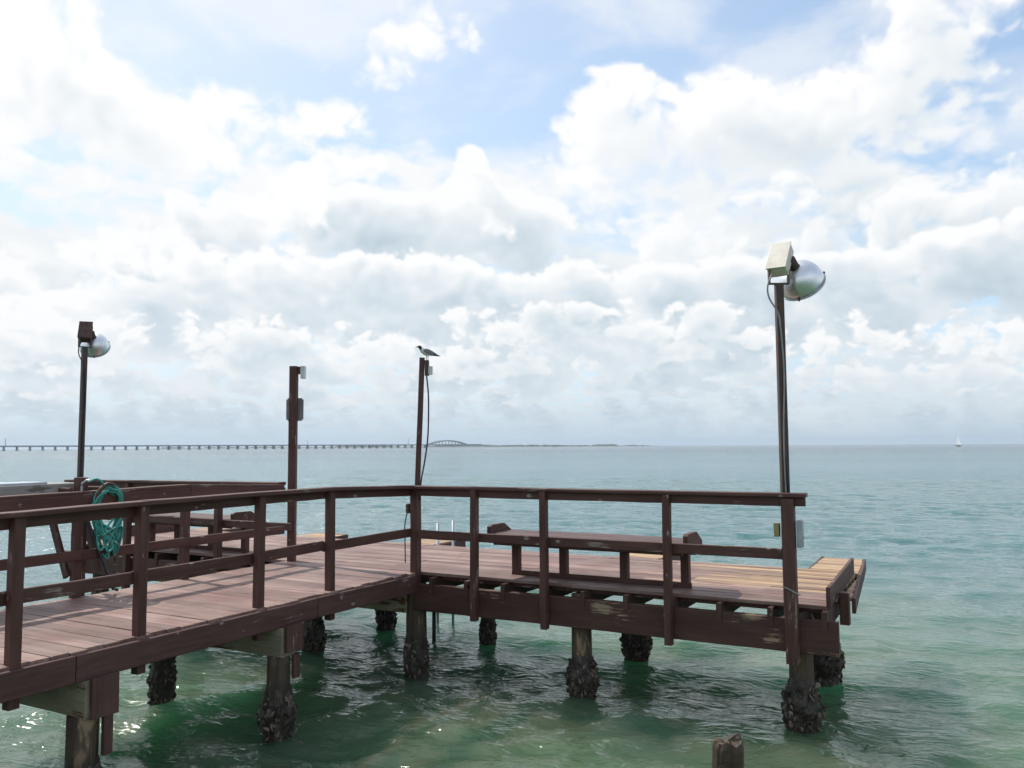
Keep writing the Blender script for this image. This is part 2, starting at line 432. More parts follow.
M['sign'] = plain('sign_back', (0.26, 0.25, 0.25), 0.55, 0.3)
M['board'] = plain('white_cutting_board', (0.42, 0.46, 0.52), 0.5)
M['concrete'] = plain('pale_concrete', (0.32, 0.32, 0.31), 0.8, scale=0.05)
M['sail'] = plain('sail_cloth', (0.85, 0.86, 0.86), 0.8)
def see_through_cloth(mt):
    """sail cloth lets the light behind it through"""
    nt = mt.node_tree; o = next(n for n in nt.nodes if n.type == 'OUTPUT_MATERIAL'); bs = nt.nodes['Principled BSDF']
    tr = nt.nodes.new('ShaderNodeBsdfTranslucent'); tr.inputs[0].default_value = (.9, .9, .9, 1)
    mx = nt.nodes.new('ShaderNodeMixShader'); mx.inputs[0].default_value = .6
    nt.links.new(bs.outputs[0], mx.inputs[1]); nt.links.new(tr.outputs[0], mx.inputs[2]); nt.links.new(mx.outputs[0], o.inputs[0])
see_through_cloth(M['sail'])
M['hull'] = plain('dark_hull', (0.05, 0.07, 0.10), 0.4)
M['land'] = plain('far_land', (0.10, 0.11, 0.08), 0.9, scale=0.01)
M['trees'] = plain('far_foliage', (0.055, 0.075, 0.045), 0.9, scale=0.05, var=0.5)

# ------------------------------------------------------------------ mesh helpers
PA = math.radians(28.9)
PU = Vector((math.cos(PA), -math.sin(PA), 0)); PV = Vector((math.sin(PA), math.cos(PA), 0)); PC = Vector((-1.2, 10.02, 0))
ZD = 1.19
BASE = {}
def pier(u, v, z): return PC + PU * u + PV * v + Vector((0, 0, z))

def set_tags(o, label=None, cat=None, group=None, kind=None):
    if label: o['label'] = label
    if cat: o['category'] = cat
    if group: o['group'] = group
    if kind: o['kind'] = kind
def thing(name, label, cat, base=(0, 0, 0), group=None, frame='pier', rz=None):
    """an Empty at the thing's base; its children are given in the same frame"""
    o = bpy.data.objects.new(name, None); COL.objects.link(o); o.empty_display_size = 0.2
    if frame == 'pier': o.location = pier(*base); o.rotation_euler = (0, 0, -PA if rz is None else rz)
    else: o.location = base; o.rotation_euler = (0, 0, rz or 0)
    BASE[o.name] = Vector(base); set_tags(o, label, cat, group); return o
def link(name, me, mat, parent=None, origin=None, rot=None):
    o = bpy.data.objects.new(name, me); COL.objects.link(o)
    if mat and not me.materials: me.materials.append(mat)
    if parent is not None: o.parent = parent
    if origin is not None: o.location = origin
    if rot is not None: o.rotation_mode = 'QUATERNION'; o.rotation_quaternion = rot
    return o
def loc(parent, p):
    """frame point to the parent's local space"""
    p = Vector(p)
    if parent is None: return p
    q = parent
    while q.parent is not None: q = q.parent
    off = p - BASE[q.name]
    r = parent
    chain = []
    while r is not q: chain.append(r); r = r.parent
    for r in reversed(chain):
        mtx = Matrix.LocRotScale(r.location, r.rotation_quaternion if r.rotation_mode == 'QUATERNION' else r.rotation_euler.to_quaternion(), None)
        off = mtx.inverted() @ off
    return off
def bm_obj(name, bm, mat, parent=None, origin=None, rot=None, smooth=False):
    me = bpy.data.meshes.new(name); bm.to_mesh(me); bm.free()
    if smooth: me.shade_smooth()
    return link(name, me, mat, parent, origin, rot)

def add_bar(bm, p0, p1, w, h, upv=Vector((0, 0, 1)), ch=0.006, seg=0.35, wob=0.0, tone=None, lay=None, endj=0.0):
    """a chamfered timber from p0 to p1, w across, h up, slightly out of true"""
    p0 = Vector(p0); p1 = Vector(p1); d = p1 - p0; L = d.length; d.normalize()
    side = d.cross(upv)
    if side.length < 1e-4: side = d.cross(Vector((0, 1, 0)))
    side.normalize(); upn = side.cross(d).normalized()
    a, b = w / 2, h / 2; ch = min(ch, a * .6, b * .6)
    prof = [(-a + ch, -b), (a - ch, -b), (a, -b + ch), (a, b - ch), (a - ch, b), (-a + ch, b), (-a, b - ch), (-a, -b + ch)]
    n = max(1, int(L / seg)); rings = []
    for i in range(n + 1):
        t = i / n
        c = p0 + d * (L * t) + side * rnd.uniform(-wob, wob) + upn * rnd.uniform(-wob, wob)
        if i in (0, n) and endj: c = c + d * rnd.uniform(-endj, endj)
        rings.append([bm.verts.new(c + side * x + upn * y) for x, y in prof])
    fs = []
    for r0, r1 in zip(rings, rings[1:]):
        for k in range(8): fs.append(bm.faces.new((r0[k], r0[(k + 1) % 8], r1[(k + 1) % 8], r1[k])))
    fs.append(bm.faces.new(rings[0][::-1])); fs.append(bm.faces.new(rings[-1]))
    return fs

def bar(name, p0, p1, w, h, mat, parent, upv=(0, 0, 1), wob=0.002, ch=0.006, seg=0.35):
    """one timber as its own object: origin at its middle, local X along it"""
    a = loc(parent, p0); b = loc(parent, p1)
    d = (b - a); L = d.length; d.normalize()
    upv = Vector(upv)
    s = d.cross(upv)
    if s.length < 1e-3: upv = Vector((0, 1, 0)); s = d.cross(upv)
    s.normalize(); u = s.cross(d)
    rot = Matrix((d, -s, u)).transposed().to_quaternion()
    bm = bmesh.new(); add_bar(bm, (-L / 2, 0, 0), (L / 2, 0, 0), w, h, ch=ch, wob=wob, seg=seg)
    bmesh.ops.recalc_face_normals(bm, faces=bm.faces)
    return bm_obj(name, bm, mat, parent, (a + b) / 2, rot)

def add_tube(bm, pts, r, n=8, closed=False, r1=None):
    pts = [Vector(p) for p in pts]; N = len(pts); rings = []
    pu = None
    for i, p in enumerate(pts):
        if closed: t = pts[(i + 1) % N] - pts[i - 1]
        else: t = pts[min(i + 1, N - 1)] - pts[max(i - 1, 0)]
        t.normalize()
        if pu is None:
            pu = t.orthogonal().normalized()
        pu = (pu - t * pu.dot(t));
        if pu.length < 1e-5: pu = t.orthogonal()
        pu.normalize(); q = t.cross(pu)
        rr = r if r1 is None else r + (r1 - r) * i / (N - 1)
        rings.append([bm.verts.new(p + (pu * math.cos(2 * math.pi * k / n) + q * math.sin(2 * math.pi * k / n)) * rr) for k in range(n)])
    for i in range(N if closed else N - 1):
        r0, r2 = rings[i], rings[(i + 1) % N]
        for k in range(n): bm.faces.new((r0[k], r0[(k + 1) % n], r2[(k + 1) % n], r2[k]))
    if not closed: bm.faces.new(rings[0][::-1]); bm.faces.new(rings[-1])
def tube(name, pts, r, mat, parent=None, n=8, closed=False):
    bm = bmesh.new(); add_tube(bm, [loc(parent, p) for p in pts], r, n, closed)
    bmesh.ops.recalc_face_normals(bm, faces=bm.faces)
    return bm_obj(name, bm, mat, parent, smooth=True)
def curve_pts(ctrl, n=40):
    """Catmull-Rom through the control points"""
    c = [Vector(p) for p in ctrl]; c = [c[0] * 2 - c[1]] + c + [c[-1] * 2 - c[-2]]; out = []
    segs = len(c) - 3; per = max(2, n // segs)
    for i in range(segs):
        for k in range(per):
            t = k / per; a, b, d, e = c[i:i + 4]
            out.append(0.5 * ((2 * b) + (d - a) * t + (2 * a - 5 * b + 4 * d - e) * t * t + (3 * b - a - 3 * d + e) * t ** 3))
    out.append(c[-2]); return out
def lathe(bm, prof, n=32, mtx=None):
    """revolve (r, z) pairs about z"""
    rings = []
    for r, z in prof:
        rings.append([bm.verts.new((r * math.cos(2 * math.pi * k / n), r * math.sin(2 * math.pi * k / n), z)) for k in range(n)] if r > 1e-6 else [bm.verts.new((0, 0, z))])
    for a, b in zip(rings, rings[1:]):
        for k in range(n):
            k2 = (k + 1) % n
            if len(a) == 1: bm.faces.new((a[0], b[k2], b[k]))
            elif len(b) == 1: bm.faces.new((a[k], a[k2], b[0]))
            else: bm.faces.new((a[k], a[k2], b[k2], b[k]))
    if mtx is not None: bmesh.ops.transform(bm, matrix=mtx, verts=bm.verts)
    bmesh.ops.recalc_face_normals(bm, faces=bm.faces)
def add_box(bm, c, s, rot=None, bev=0.0):
    r = bmesh.ops.create_cube(bm, size=1.0)
    mt = Matrix.Translation(c) @ (rot.to_4x4() if rot is not None else Matrix()) @ Matrix.Diagonal((*s, 1))
    bmesh.ops.transform(bm, matrix=mt, verts=r['verts'])
    if bev:
        es = list({e for v in r['verts'] for e in v.link_edges})
        bmesh.ops.bevel(bm, geom=es, offset=bev, segments=2, affect='EDGES', profile=0.5)
def box(name, c, s, mat, parent, rot=None, bev=0.004):
    bm = bmesh.new(); add_box(bm, (0, 0, 0), s, None, bev)
    return bm_obj(name, bm, mat, parent, loc(parent, c), rot.to_quaternion() if rot is not None else None)

def planks(name, parent, u0, u1, v0, v1, z, width=0.142, thick=0.038, maxlen=9.0, gap=0.0035, rag=0.02, wearf=None, mat=None, u0f=None, u1f=None):
    """deck boards laid along u, one deck"""
    bm = bmesh.new()
    lt = bm.verts.layers.float.new('tone'); lw = bm.verts.layers.float.new('wear')
    v = v0; off = loc(parent, (0, 0, 0))
    while v < v1 - 0.04:
        w = min(width * rnd.uniform(.97, 1.03), v1 - v)
        if u0f: u0 = u0f(v)
        if u1f: u1 = u1f(v)
        cuts = [u0 + rnd.uniform(-rag, rag)]
        x = u0 + rnd.uniform(.3, 1.0) * maxlen
        while x < u1 - .4: cuts.append(x); x += maxlen * rnd.uniform(.75, 1.1)
        cuts.append(u1 + rnd.uniform(-rag, rag))
        for a, b in zip(cuts, cuts[1:]):
            n0 = len(bm.verts); dz = rnd.uniform(-.003, .003); tn = rnd.random()
            add_bar(bm, off + Vector((a + .002, v + w / 2, z - thick / 2 + dz)), off + Vector((b - .002, v + w / 2, z - thick / 2 + dz + rnd.uniform(-.003, .003))), w - gap, thick, ch=.003, wob=.0012, seg=.3)
            bm.verts.ensure_lookup_table()
            for q in bm.verts[n0:]:
                q[lt] = tn; q[lw] = wearf(q.co.x - off.x, q.co.y - off.y) if wearf else 0.0
        v += w
    bmesh.ops.recalc_face_normals(bm, faces=bm.faces)
    return bm_obj(name, bm, mat or M['deck'], parent)

# ------------------------------------------------------------------ the pier
pier_root = thing('wooden_pier', 'dark red-brown painted timber pier on oyster-crusted piles, a T shape standing in green water', 'pier', (0, 0, 0))
R_ = pier_root
def wear_cross(u, v): 
    return max(0, min(1, (u - 1.2) / 2.6)) * max(0, min(1, (v - .25) / .9)) + 0.12 * (u > -2)
def wear_walk(u, v): return 0.10
planks('platform_deck', R_, -6.85, 4.70, 0.10, 2.42, ZD, maxlen=3.6, wearf=wear_cross)
planks('walkway_deck', R_, -2.13, 0.005, -7.6, 0.098, ZD, maxlen=9, rag=.022, wearf=wear_walk)
# finger platforms beyond the far edge
for (a, b, e) in ((1.62, 2.22, 3.36), (-1.98, -1.42, 3.38), (-4.28, -3.62, 3.05), (-6.9, -6.3, 3.6)):
    f = planks('finger_deck', R_, a, b, 2.425, e, ZD - .005, rag=.008, wearf=lambda u, v: 1.35)
    bar('fascia_board', (b + .018, 2.43, ZD - .13), (b + .018, e, ZD - .10), .036, .20, M['fascia'], f)
    bar('fascia_board', (a - .018, 2.43, ZD - .13), (a - .018, e, ZD - .10), .036, .20, M['fascia'], f)
# the outer strip at the open end, running on into the last finger
edge = lambda v: 4.87 - .066 * v
f = planks('finger_deck', R_, 4.735, 4.8, 0.70, 3.72, ZD - .012, rag=.006, wearf=lambda u, v: 1.3, u0f=lambda v: 4.735 if v < 2.36 else 4.14, u1f=edge)
bar('fascia_board', (edge(.72) + .022, .72, ZD - .095), (edge(3.72) + .022, 3.72, ZD - .085), .036, .15, M['fascia'], f)
bar('fascia_board', (4.12, 2.45, ZD - .13), (4.12, 3.72, ZD - .10), .036, .20, M['fascia'], f)
# kick boards
bar('kick_board', (4.70, .08, ZD + .08), (4.66, 2.3, ZD + .085), .038, .185, M['rail'], R_)
bar('kick_board', (-6.87, .12, ZD + .08), (-6.85, 2.3, ZD + .085), .038, .185, M['rail'], R_)
bar('kick_post', (4.775, .62, .93), (4.775, .62, ZD + .05), .09, .10, M['rail'], R_)
# beams under the cross platform
bar('edge_beam', (-0.06, 0.035, .905), (4.79, 0.035, .905), .07, .315, M['beam'], R_, wob=.003)
bar('edge_beam', (-6.95, 0.035, .905), (-2.06, 0.035, .905), .07, .315, M['beam'], R_, wob=.003)
bar('inner_beam', (-2.0, 0.0, .86), (-0.1, 0.0, .86), .08, .30, M['under'], R_)
bar('far_beam', (-6.9, 1.98, .885), (4.6, 1.98, .885), .08, .23, M['under'], R_)
for k in range(24):
    u = -6.6 + k * .49
    bar('joist', (u, -.012, 1.06), (u, 2.38, 1.06), .052, .172, M['beam'], R_, seg=1.2)
bar('gap_cover_board', (.02, .20, 1.12), (4.66, .20, 1.12), .035, .052, M['rail'], R_, seg=1)  # dark board added to cover the upper part of the gap below the deck
bar('rim_board', (-6.85, 2.435, 1.07), (4.14, 2.435, 1.07), .03, .15, M['fascia'], R_)
# walkway fascias, stringers and cap beams
for a, b in ((-7.6, -4.32), (-4.31, -1.72), (-1.71, 0.0)):
    bar('fascia_board', (.028, a, 1.065 + rnd.uniform(-.004, .004)), (.028, b, 1.065 + rnd.uniform(-.004, .004)), .042, .20, M['fascia'], R_, wob=.003)
bar('fascia_board', (-2.155, -7.6, 1.065), (-2.155, .02, 1.065), .042, .20, M['fascia'], R_)
for u in (-1.75, -1.05, -.35): bar('stringer', (u, -7.6, 1.06), (u, .05, 1.06), .06, .18, M['under'], R_, seg=1)
for v in (-2.17, -4.17, -6.25):
    bar('cap_beam', (-2.08, v, .83), (.09, v, .83), .19, .27, M['under'], R_)
    bar('end_plate', (.112, v + .05, .69 if v < -3 else .74), (.112, v + .05, .985), .040, .225, M['fascia'], R_, upv=(0, 1, 0))
    bar('drop_plank', (.105, v + .085, .40 if v < -3 else .48), (.105, v + .085, .70), .045, .075, M['fascia'], R_, upv=(0, 1, 0))
# loose braces and scraps hanging under the open end
for (a, b) in (((4.50, .22, 1.10), (4.64, .30, .80)), ((4.62, .9, 1.05), (4.52, .5, .72))):
    bar('brace', a, b, .06, .022, M['grey_wood'], R_)

def ENV(t): return max(.42 if t < .55 else 0.0, 1.12 * math.exp(-((t - .66) / .21) ** 2))
def oyster_crust(pile, r, z0, z1, bulge, seed):
    q = random.Random(seed); bm = bmesh.new()
    lt = bm.verts.layers.float.new('tone')
    n, m_ = 40, 22
    rings = []
    for j in range(m_ + 1):
        t = j / m_; ring = []
        env = ENV(t)
        for i in range(n):
            a = 2 * math.pi * i / n; z = z0 + (z1 - z0 + .10 * mnoise.noise(Vector((math.cos(a) * 1.6, math.sin(a) * 1.6, seed)))) * t
            nz = mnoise.noise(Vector((math.cos(a) * 2.2, math.sin(a) * 2.2, z * 7 + seed)))
            vz = mnoise.voronoi(Vector((math.cos(a) * r * 24, math.sin(a) * r * 24, z * 24 + seed)))[0]
            rr = r + .004 + env * (bulge * (.55 + .5 * nz) + .028 * (vz[1] - vz[0]))
            if t > .97: rr = r * .98
            vtx = bm.verts.new((rr * math.cos(a), rr * math.sin(a), z + .02 * nz)); vtx[lt] = .35 + .3 * nz; ring.append(vtx)
        rings.append(ring)
    for a, b in zip(rings, rings[1:]):
        for i in range(n): bm.faces.new((a[i], a[(i + 1) % n], b[(i + 1) % n], b[i]))
    for k in range(300):                                   # upstanding shell lips
        a = q.uniform(0, 2 * math.pi); t = q.uniform(.02, .93); z = z0 + (z1 - z0) * t
        env = ENV(t)
        rr = r + env * bulge * q.uniform(.5, 1.05)
        s = q.uniform(.014, .034)
        res = bmesh.ops.create_icosphere(bm, subdivisions=1, radius=1.0)
        rot = Euler((q.uniform(-.9, .9), q.uniform(-.9, .9), a + q.uniform(-.8, .8))).to_matrix().to_4x4()
        mt = Matrix.Translation((rr * math.cos(a), rr * math.sin(a), z)) @ rot @ Matrix.Diagonal((s * .9, s * .32, s * 1.25, 1))
        tn = q.random()
        for v in res['verts']:
            v.co = v.co * (1 + q.uniform(-.22, .22)); v[lt] = tn
        bmesh.ops.transform(bm, matrix=mt, verts=res['verts'])
    bmesh.ops.recalc_face_normals(bm, faces=bm.faces)
    o = bm_obj('oyster_crust', bm, M['oyster'], pile); o['kind'] = 'stuff'
    return o
def pile(u, v, top, r, crust=None, lean=(0, 0), bulge=.065):
    n, mm = 24, 26; bm = bmesh.new(); seed = u * 3.1 + v * 7.7; rings = []
    for j in range(mm + 1):
        z = -1.4 + (top + 1.4) * j / mm; ring = []
        for i in range(n):
            a = 2 * math.pi * i / n
            nz = mnoise.noise(Vector((math.cos(a) * 1.4 + seed, math.sin(a) * 1.4, z * 1.6)))
            cr = abs(mnoise.noise(Vector((math.cos(a) * 5 + seed, math.sin(a) * 5, z * .6))))
            rr = r * (1 + .07 * nz - .10 * max(0, .12 - cr) / .12) * (1 - .02 * z)
            ring.append(bm.verts.new((rr * math.cos(a) + lean[0] * z, rr * math.sin(a) + lean[1] * z, z)))
        rings.append(ring)
    for a, b in zip(rings, rings[1:]):
        for i in range(n): bm.faces.new((a[i], a[(i + 1) % n], b[(i + 1) % n], b[i]))
    bm.faces.new(rings[-1]); bm.faces.new(rings[0][::-1])
    o = bm_obj('pile', bm, M['pile'], R_, loc(R_, (u, v, 0)), smooth=True)
    if crust: oyster_crust(o, r, -.35, crust, bulge, int(abs(seed * 100)) % 997)
    return o
pile(2.12, .19, 1.08, .112, .42, bulge=.066)
pile(4.41, .22, 1.10, .118, .47, bulge=.080)
pile(-.04, .12, 1.05, .125, .40, bulge=.022)
pile(-1.85, .30, 1.05, .11, .44, bulge=.05)
pile(-4.0, .2, 1.05, .12, .45); pile(-6.2, .2, 1.05, .12, .45)
pile(-1.83, 1.85, 1.0, .11, .46, bulge=.045); pile(-.05, 1.84, 1.0, .095, .34, bulge=.015)
pile(2.09, 1.95, 1.0, .115, .46, bulge=.075); pile(4.37, 1.98, 1.0, .13, .55, bulge=.075)
pile(-4.0, 1.9, 1.0, .12, .45); pile(-6.2, 1.9, 1.0, .12, .45)
pile(-.02, -2.19, .70, .112, .37, bulge=.068); pile(-1.70, -2.17, .70, .100, .55, bulge=.028, lean=(-.02, 0))
pile(-.03, -4.19, .70, .115, .34, bulge=.05); pile(-1.80, -4.17, .70, .12, .5)
pile(-.04, -6.25, .70, .12, .4); pile(-1.80, -6.25, .70, .12, .4)
tube('drain_pipe', [(-.75, 1.54, -1.0), (-.75, 1.54, 1.05)], .028, M['cable'], R_)

# ------------------------------------------------------------------ railings
def railing(label, posts, tops, caps, mids, base, board=.092, group='railings along the pier'):
    """posts: (u, v, zbottom, ztop, wu, wv)"""
    root = thing('railing', label, 'railing', base, group)
    for (u, v, zb, zt, wu, wv) in posts:
        bar('post', (u, v, zb), (u + rnd.uniform(-.008, .008), v + rnd.uniform(-.008, .008), zt), wv, wu, M['rail'], root, upv=(1, 0, 0))
    for p, q in caps:
        bar('cap_rail', p, q, .145, .038, M['rail'], root, wob=.002)
    for p, q in tops:
        bar('top_rail', p, q, .038, board, M['rail'], root, wob=.003)
    for p, q in mids:
        bar('mid_rail', p, q, .038, .102, M['rail'], root, wob=.003)
    return root
PW = .082
# walkway, near side
VN = [(-.045, -7.2), (-.045, -5.95), (-.045, -4.73), (-.055, -3.71), (-.065, -2.42), (-.075, -1.40)]
ZT = [2.26, 2.26, 2.255, 2.272, 2.278, 2.278, 2.232]
P = [(u, v, .885, z - .04, PW, PW) for (u, v), z in zip(VN, ZT)] + [(-.01, .06, .80, 2.19, .10, .10)]
cp = [(u, v) for u, v in VN] + [(-.01, .06)]
railing('long near walkway railing with six slim posts that ends at the tall gull pole', P,
  [((cp[i][0] - .060, cp[i][1] - (.03 if i else .2), ZT[i] - .081), (cp[i + 1][0] - .060, cp[i + 1][1] + (.0 if i < 5 else -.05), ZT[i + 1] - .081)) for i in range(6) if True],
  [((cp[i][0] + .012, cp[i][1] + (.001 if i else -.2), ZT[i] - .019), (cp[i + 1][0] + .012, cp[i + 1][1], ZT[i + 1] - .019)) for i in range(6)],
  [((cp[i][0] - .060, cp[i][1] - .045, ZD + .455), (cp[i + 1][0] - .060, cp[i + 1][1] - .05, ZD + (.455 if i < 4 else .47))) for i in range(6)],
  (-.045, -4.73, ZD))
# walkway, far side
VF = [(-2.10, -7.3), (-2.10, -5.9), (-2.10, -4.5), (-2.10, -2.93), (-2.10, -1.60), (-2.09, -.10)]
ZF = [2.25, 2.25, 2.25, 2.262, 2.28, 2.21]
railing('far walkway railing facing the water that carries the coiled hose and a cleaning table',
  [(u, v, .84, z - .04, PW, PW) for (u, v), z in zip(VF[:5], ZF)],
  [((VF[i][0] + .066, VF[i][1], ZF[i] - .108), (VF[i + 1][0] + .066, VF[i + 1][1], ZF[i + 1] - .108)) for i in range(5)],
  [((VF[i][0], VF[i][1] + .001, ZF[i] - .019), (VF[i + 1][0], VF[i + 1][1], ZF[i + 1] - .019)) for i in range(5)],
  [((VF[i][0] + .066, VF[i][1] + .002, ZD + .43), (VF[i + 1][0] + .066, VF[i + 1][1], ZD + .43)) for i in range(5)],
  (-2.10, -2.93, ZD), .145)
# right arm
railing('platform railing on the right in front of the bench, ending at the floodlight pole',
  [(.89, -.052, .715, 2.20, .074, .09), (1.79, -.052, .715, 2.20, .074, .09), (3.19, -.052, .70, 2.20, .074, .09), (4.392, -.055, .66, 2.19, .112, .11)],
  [((.06, -.018, 2.158), (1.76, -.018, 2.156), ), ((1.765, -.018, 2.156), (4.54, -.018, 2.162))],
  [((.03, -.02, 2.215), (2.2, -.02, 2.217)), ((2.203, -.02, 2.217), (4.55, -.02, 2.224))],
  [((.06, .018, 1.648), (4.33, .018, 1.66))],
  (.88, -.052, ZD))
# left arm
railing('platform railing on the left beyond the walkway, ending at the farther floodlight pole',
  [(u, -.052, .60, 2.17, .085, .095) for u in (-3.30, -4.0, -5.25, -6.42)],
  [((-6.75, -.012, 2.125), (-2.16, -.012, 2.158))],
  [((-6.78, -.02, 2.188), (-2.14, -.02, 2.222))],
  [((-6.4, .018, 1.648), (-2.0, .018, 1.648))],
  (-3.30, -.052, ZD))

# ------------------------------------------------------------------ benches
def bench(u0, label):
    r = thing('bench', label, 'bench', (u0, .42, ZD), 'benches on the cross platform')
    for k, v in enumerate((.155, .285, .415, .545)):
        bar('seat_plank', (u0 + .0, v, ZD + .49), (u0 + 2.28, v, ZD + .49), .122, .038, M['bench'], r)
    bar('skirt', (u0 + .02, .135, ZD + .42), (u0 + 2.26, .135, ZD + .42), .036, .095, M['rail'], r)
    bar('skirt', (u0 + .02, .60, ZD + .40), (u0 + 2.26, .60, ZD + .40), .036, .14, M['rail'], r)
    for u in (.14, .76, 1.50, 2.19):
        bar('leg', (u0 + u, .455, ZD), (u0 + u, .455, ZD + .47), .092, .088, M['rail'], r, upv=(1, 0, 0))
    bar('runner', (u0 + .1, .425, ZD + .03), (u0 + 2.26, .425, ZD + .03), .04, .055, M['rail'], r)
    for u in (-.026, 2.306):
        bm = bmesh.new(); off = loc(r, (u0 + u, 0, ZD))
        prof = [(.09, .43), (.62, .43), (.62, .49), (.42, .60), (.13, .60), (.09, .58)]
        a = [bm.verts.new(off + Vector((-.024, y, z))) for y, z in prof]; b = [bm.verts.new(off + Vector((.024, y, z))) for y, z in prof]
        bm.faces.new(a[::-1]); bm.faces.new(b)
        for k in range(6): bm.faces.new((a[k], a[(k + 1) % 6], b[(k + 1) % 6], b[k]))
        bmesh.ops.recalc_face_normals(bm, faces=bm.faces)
        bm_obj('end_board', bm, M['rail'], r)
bench(1.03, 'low backless timber bench on the right platform, behind the railing with the floodlight pole')
bench(-5.50, 'low backless timber bench on the left platform, seen through the walkway railings beyond the hose')

# ------------------------------------------------------------------ floodlight poles
def orient(d, upv=(0, 0, 1)):
    return Vector(d).normalized().to_track_quat('Z', 'Y')
def floodlight_pole(u, v, top, body, label, cable_side, yaw=0):
    r = thing('floodlight_pole', label, 'floodlight pole', (u, v, ZD - .3), 'floodlight poles at the platform ends', rz=yaw)
    # children of this thing are in world axes about its base
    BASE[r.name] = Vector((0, 0, 0)); H = top - (ZD - .3)
    bar('pole', (0, 0, 0), (0, 0, H), .075, .075, M['dark_steel'], r, upv=(1, 0, 0), seg=9, wob=0)
    y = bmesh.new()
    add_box(y, (0, 0, H + .006), (.20, .05, .012)); add_box(y, (-.094, 0, H + .075), (.012, .05, .125)); add_box(y, (.094, 0, H + .075), (.012, .05, .125))
    bm_obj('yoke', y, M['dark_steel'], r)
    t = Vector((.34, .47, .80)).normalized(); xx = Vector((t.y, -t.x, 0)).normalized(); yy = t.cross(xx)
    rot = Matrix((xx, yy, t)).transposed()
    bx = box('ballast_box', Vector((.045, .07, H + .255)), (.19, .13, .34), body, r, rot, .012)
    lid = box('lid', Vector((.045, .07, H + .255)) - yy * .070, (.20, .010, .36), body, bx, None, .003)
    lid.location = (0, -.070, 0)
    a = Vector((.52, .56, -.64)).normalized(); ap = Vector((.195, .12, H + .205))
    q = orient(a)
    bm = bmesh.new(); lathe(bm, [(.0, -.10), (.045, -.10), (.05, .0), (.062, .02), (.062, .05)], 20)
    bm_obj('neck', bm, M['dark_steel'], r, ap, q, smooth=True)
    prof = [(.055, .012), (.11, .022), (.155, .048), (.188, .09), (.210, .14), (.222, .195), (.228, .245)]
    bm = bmesh.new(); lathe(bm, prof + [(.222, .245), (.216, .195), (.203, .14), (.181, .09), (.15, .054), (.10, .03), (.06, .022)], 40)
    bowl = bm_obj('reflector', bm, M['mirror'], r, ap, q, smooth=True)
    bm = bmesh.new(); lathe(bm, [(.226, .240), (.233, .241), (.235, .249), (.232, .257), (.222, .257)], 40)
    bm_obj('rim', bm, M['galv'], bowl, smooth=True)
    bm = bmesh.new(); lathe(bm, [(0, .238), (.12, .243), (.214, .250), (.214, .254), (.12, .248), (0, .243)], 40)
    bm_obj('lens', bm, M['lens'], bowl, smooth=True)
    for k in range(3):
        aa = k * 2.1 + .4; bm = bmesh.new()
        add_box(bm, (.238 * math.cos(aa), .238 * math.sin(aa), .245), (.014, .014, .024))
        bm_obj('rim_clip', bm, M['dark_steel'], bowl)
    s = cable_side
    tube('cable', curve_pts([(-.075, -.04, H + .10), (-.125, -.05, H - .02), (-.115, -.05, H - .14), (-.03, -.052, H - .30), (-.01 , -.046, H - .45), (.01, -.045, H - .9), (-.012, -.045, H - 1.5), (.0, -.045, .95 if s else .6)], 60), .0085, M['wire'] if s else M['cable'], r, 6)
    if s:
        tube('cable', curve_pts([(.0, -.05, 1.75), (.02, -.052, 1.3), (.015, -.055, 1.05), (-.035, -.055, .90), (-.06, -.05, .80), (-.055, -.05, .72), (-.035, -.045, .76), (-.05, -.05, .84)], 50), .011, M['cable'], r, 6)
    return r
floodlight_pole(4.345, .05, 4.272, M['cream'], 'tall pole with cream floodlight housing and silver bowl, at the right end of the platform', 1)
floodlight_pole(-6.545, .02, 4.335, M['rust'], 'tall pole with rusty brown floodlight housing and silver bowl, far left beyond the cleaning table', 0, 1.0)

# sign post at the left inner corner
s = thing('sign_post', 'square brown post with a small sign seen from behind and a little lamp on top', 'post', (-2.06, .09, .8), rz=0)
BASE[s.name] = Vector((0, 0, 0)); H = 3.80 - .8
bar('post', (0, 0, 0), (.0, 0, H), .102, .102, M['rail'], s, upv=(1, 0, 0), wob=.003)
bm = bmesh.new(); add_box(bm, (0, 0, 0), (.235, .006, .31)); 
es = [e for e in bm.edges if abs(e.verts[0].co.y - e.verts[1].co.y) > .003]
bmesh.ops.bevel(bm, geom=es, offset=.018, segments=4, affect='EDGES')
bm_obj('sign_plate', bm, M['sign'], s, (.004, .056, H - .585))
lamp = box('lamp_housing', (.085, .03, H - .055), (.06, .09, .10), M['dark_steel'], s)
box('lamp_shade', (.118, .03, H - .081), (.055, .10, .17), M['lens'], s)

# pole at the right inner corner, with the gull on its lamp
a = Vector((-1.172, 10.10, 1.95)); b = Vector((-1.112, 10.10, 3.80)); POLE_TOP = b.copy()
cpole = thing('lamp_pole', 'thin leaning brown pole with a hanging black cable and the gull on top', 'pole', tuple(a), frame='world')
BASE[cpole.name] = a
bar('pole', a, b, .062, .062, M['rail'], cpole, upv=(0, 1, 0), wob=.003)
box('lamp_housing', b + Vector((.062, -.01, -.13)), (.05, .07, .19), M['dark_steel'], cpole)
box('lamp_shade', b + Vector((.105, .0, -.16)), (.05, .09, .10), M['lens'], cpole)
tube('cable', curve_pts([b + Vector((.06, -.04, -.22)), b + Vector((.085, -.045, -.5)), b + Vector((.08, -.045, -.95)), b + Vector((.045, -.045, -1.25)), b + Vector((.0, -.045, -1.5)), b + Vector((-.02, -.04, -1.75))], 50), .010, M['cable'], cpole, 6)

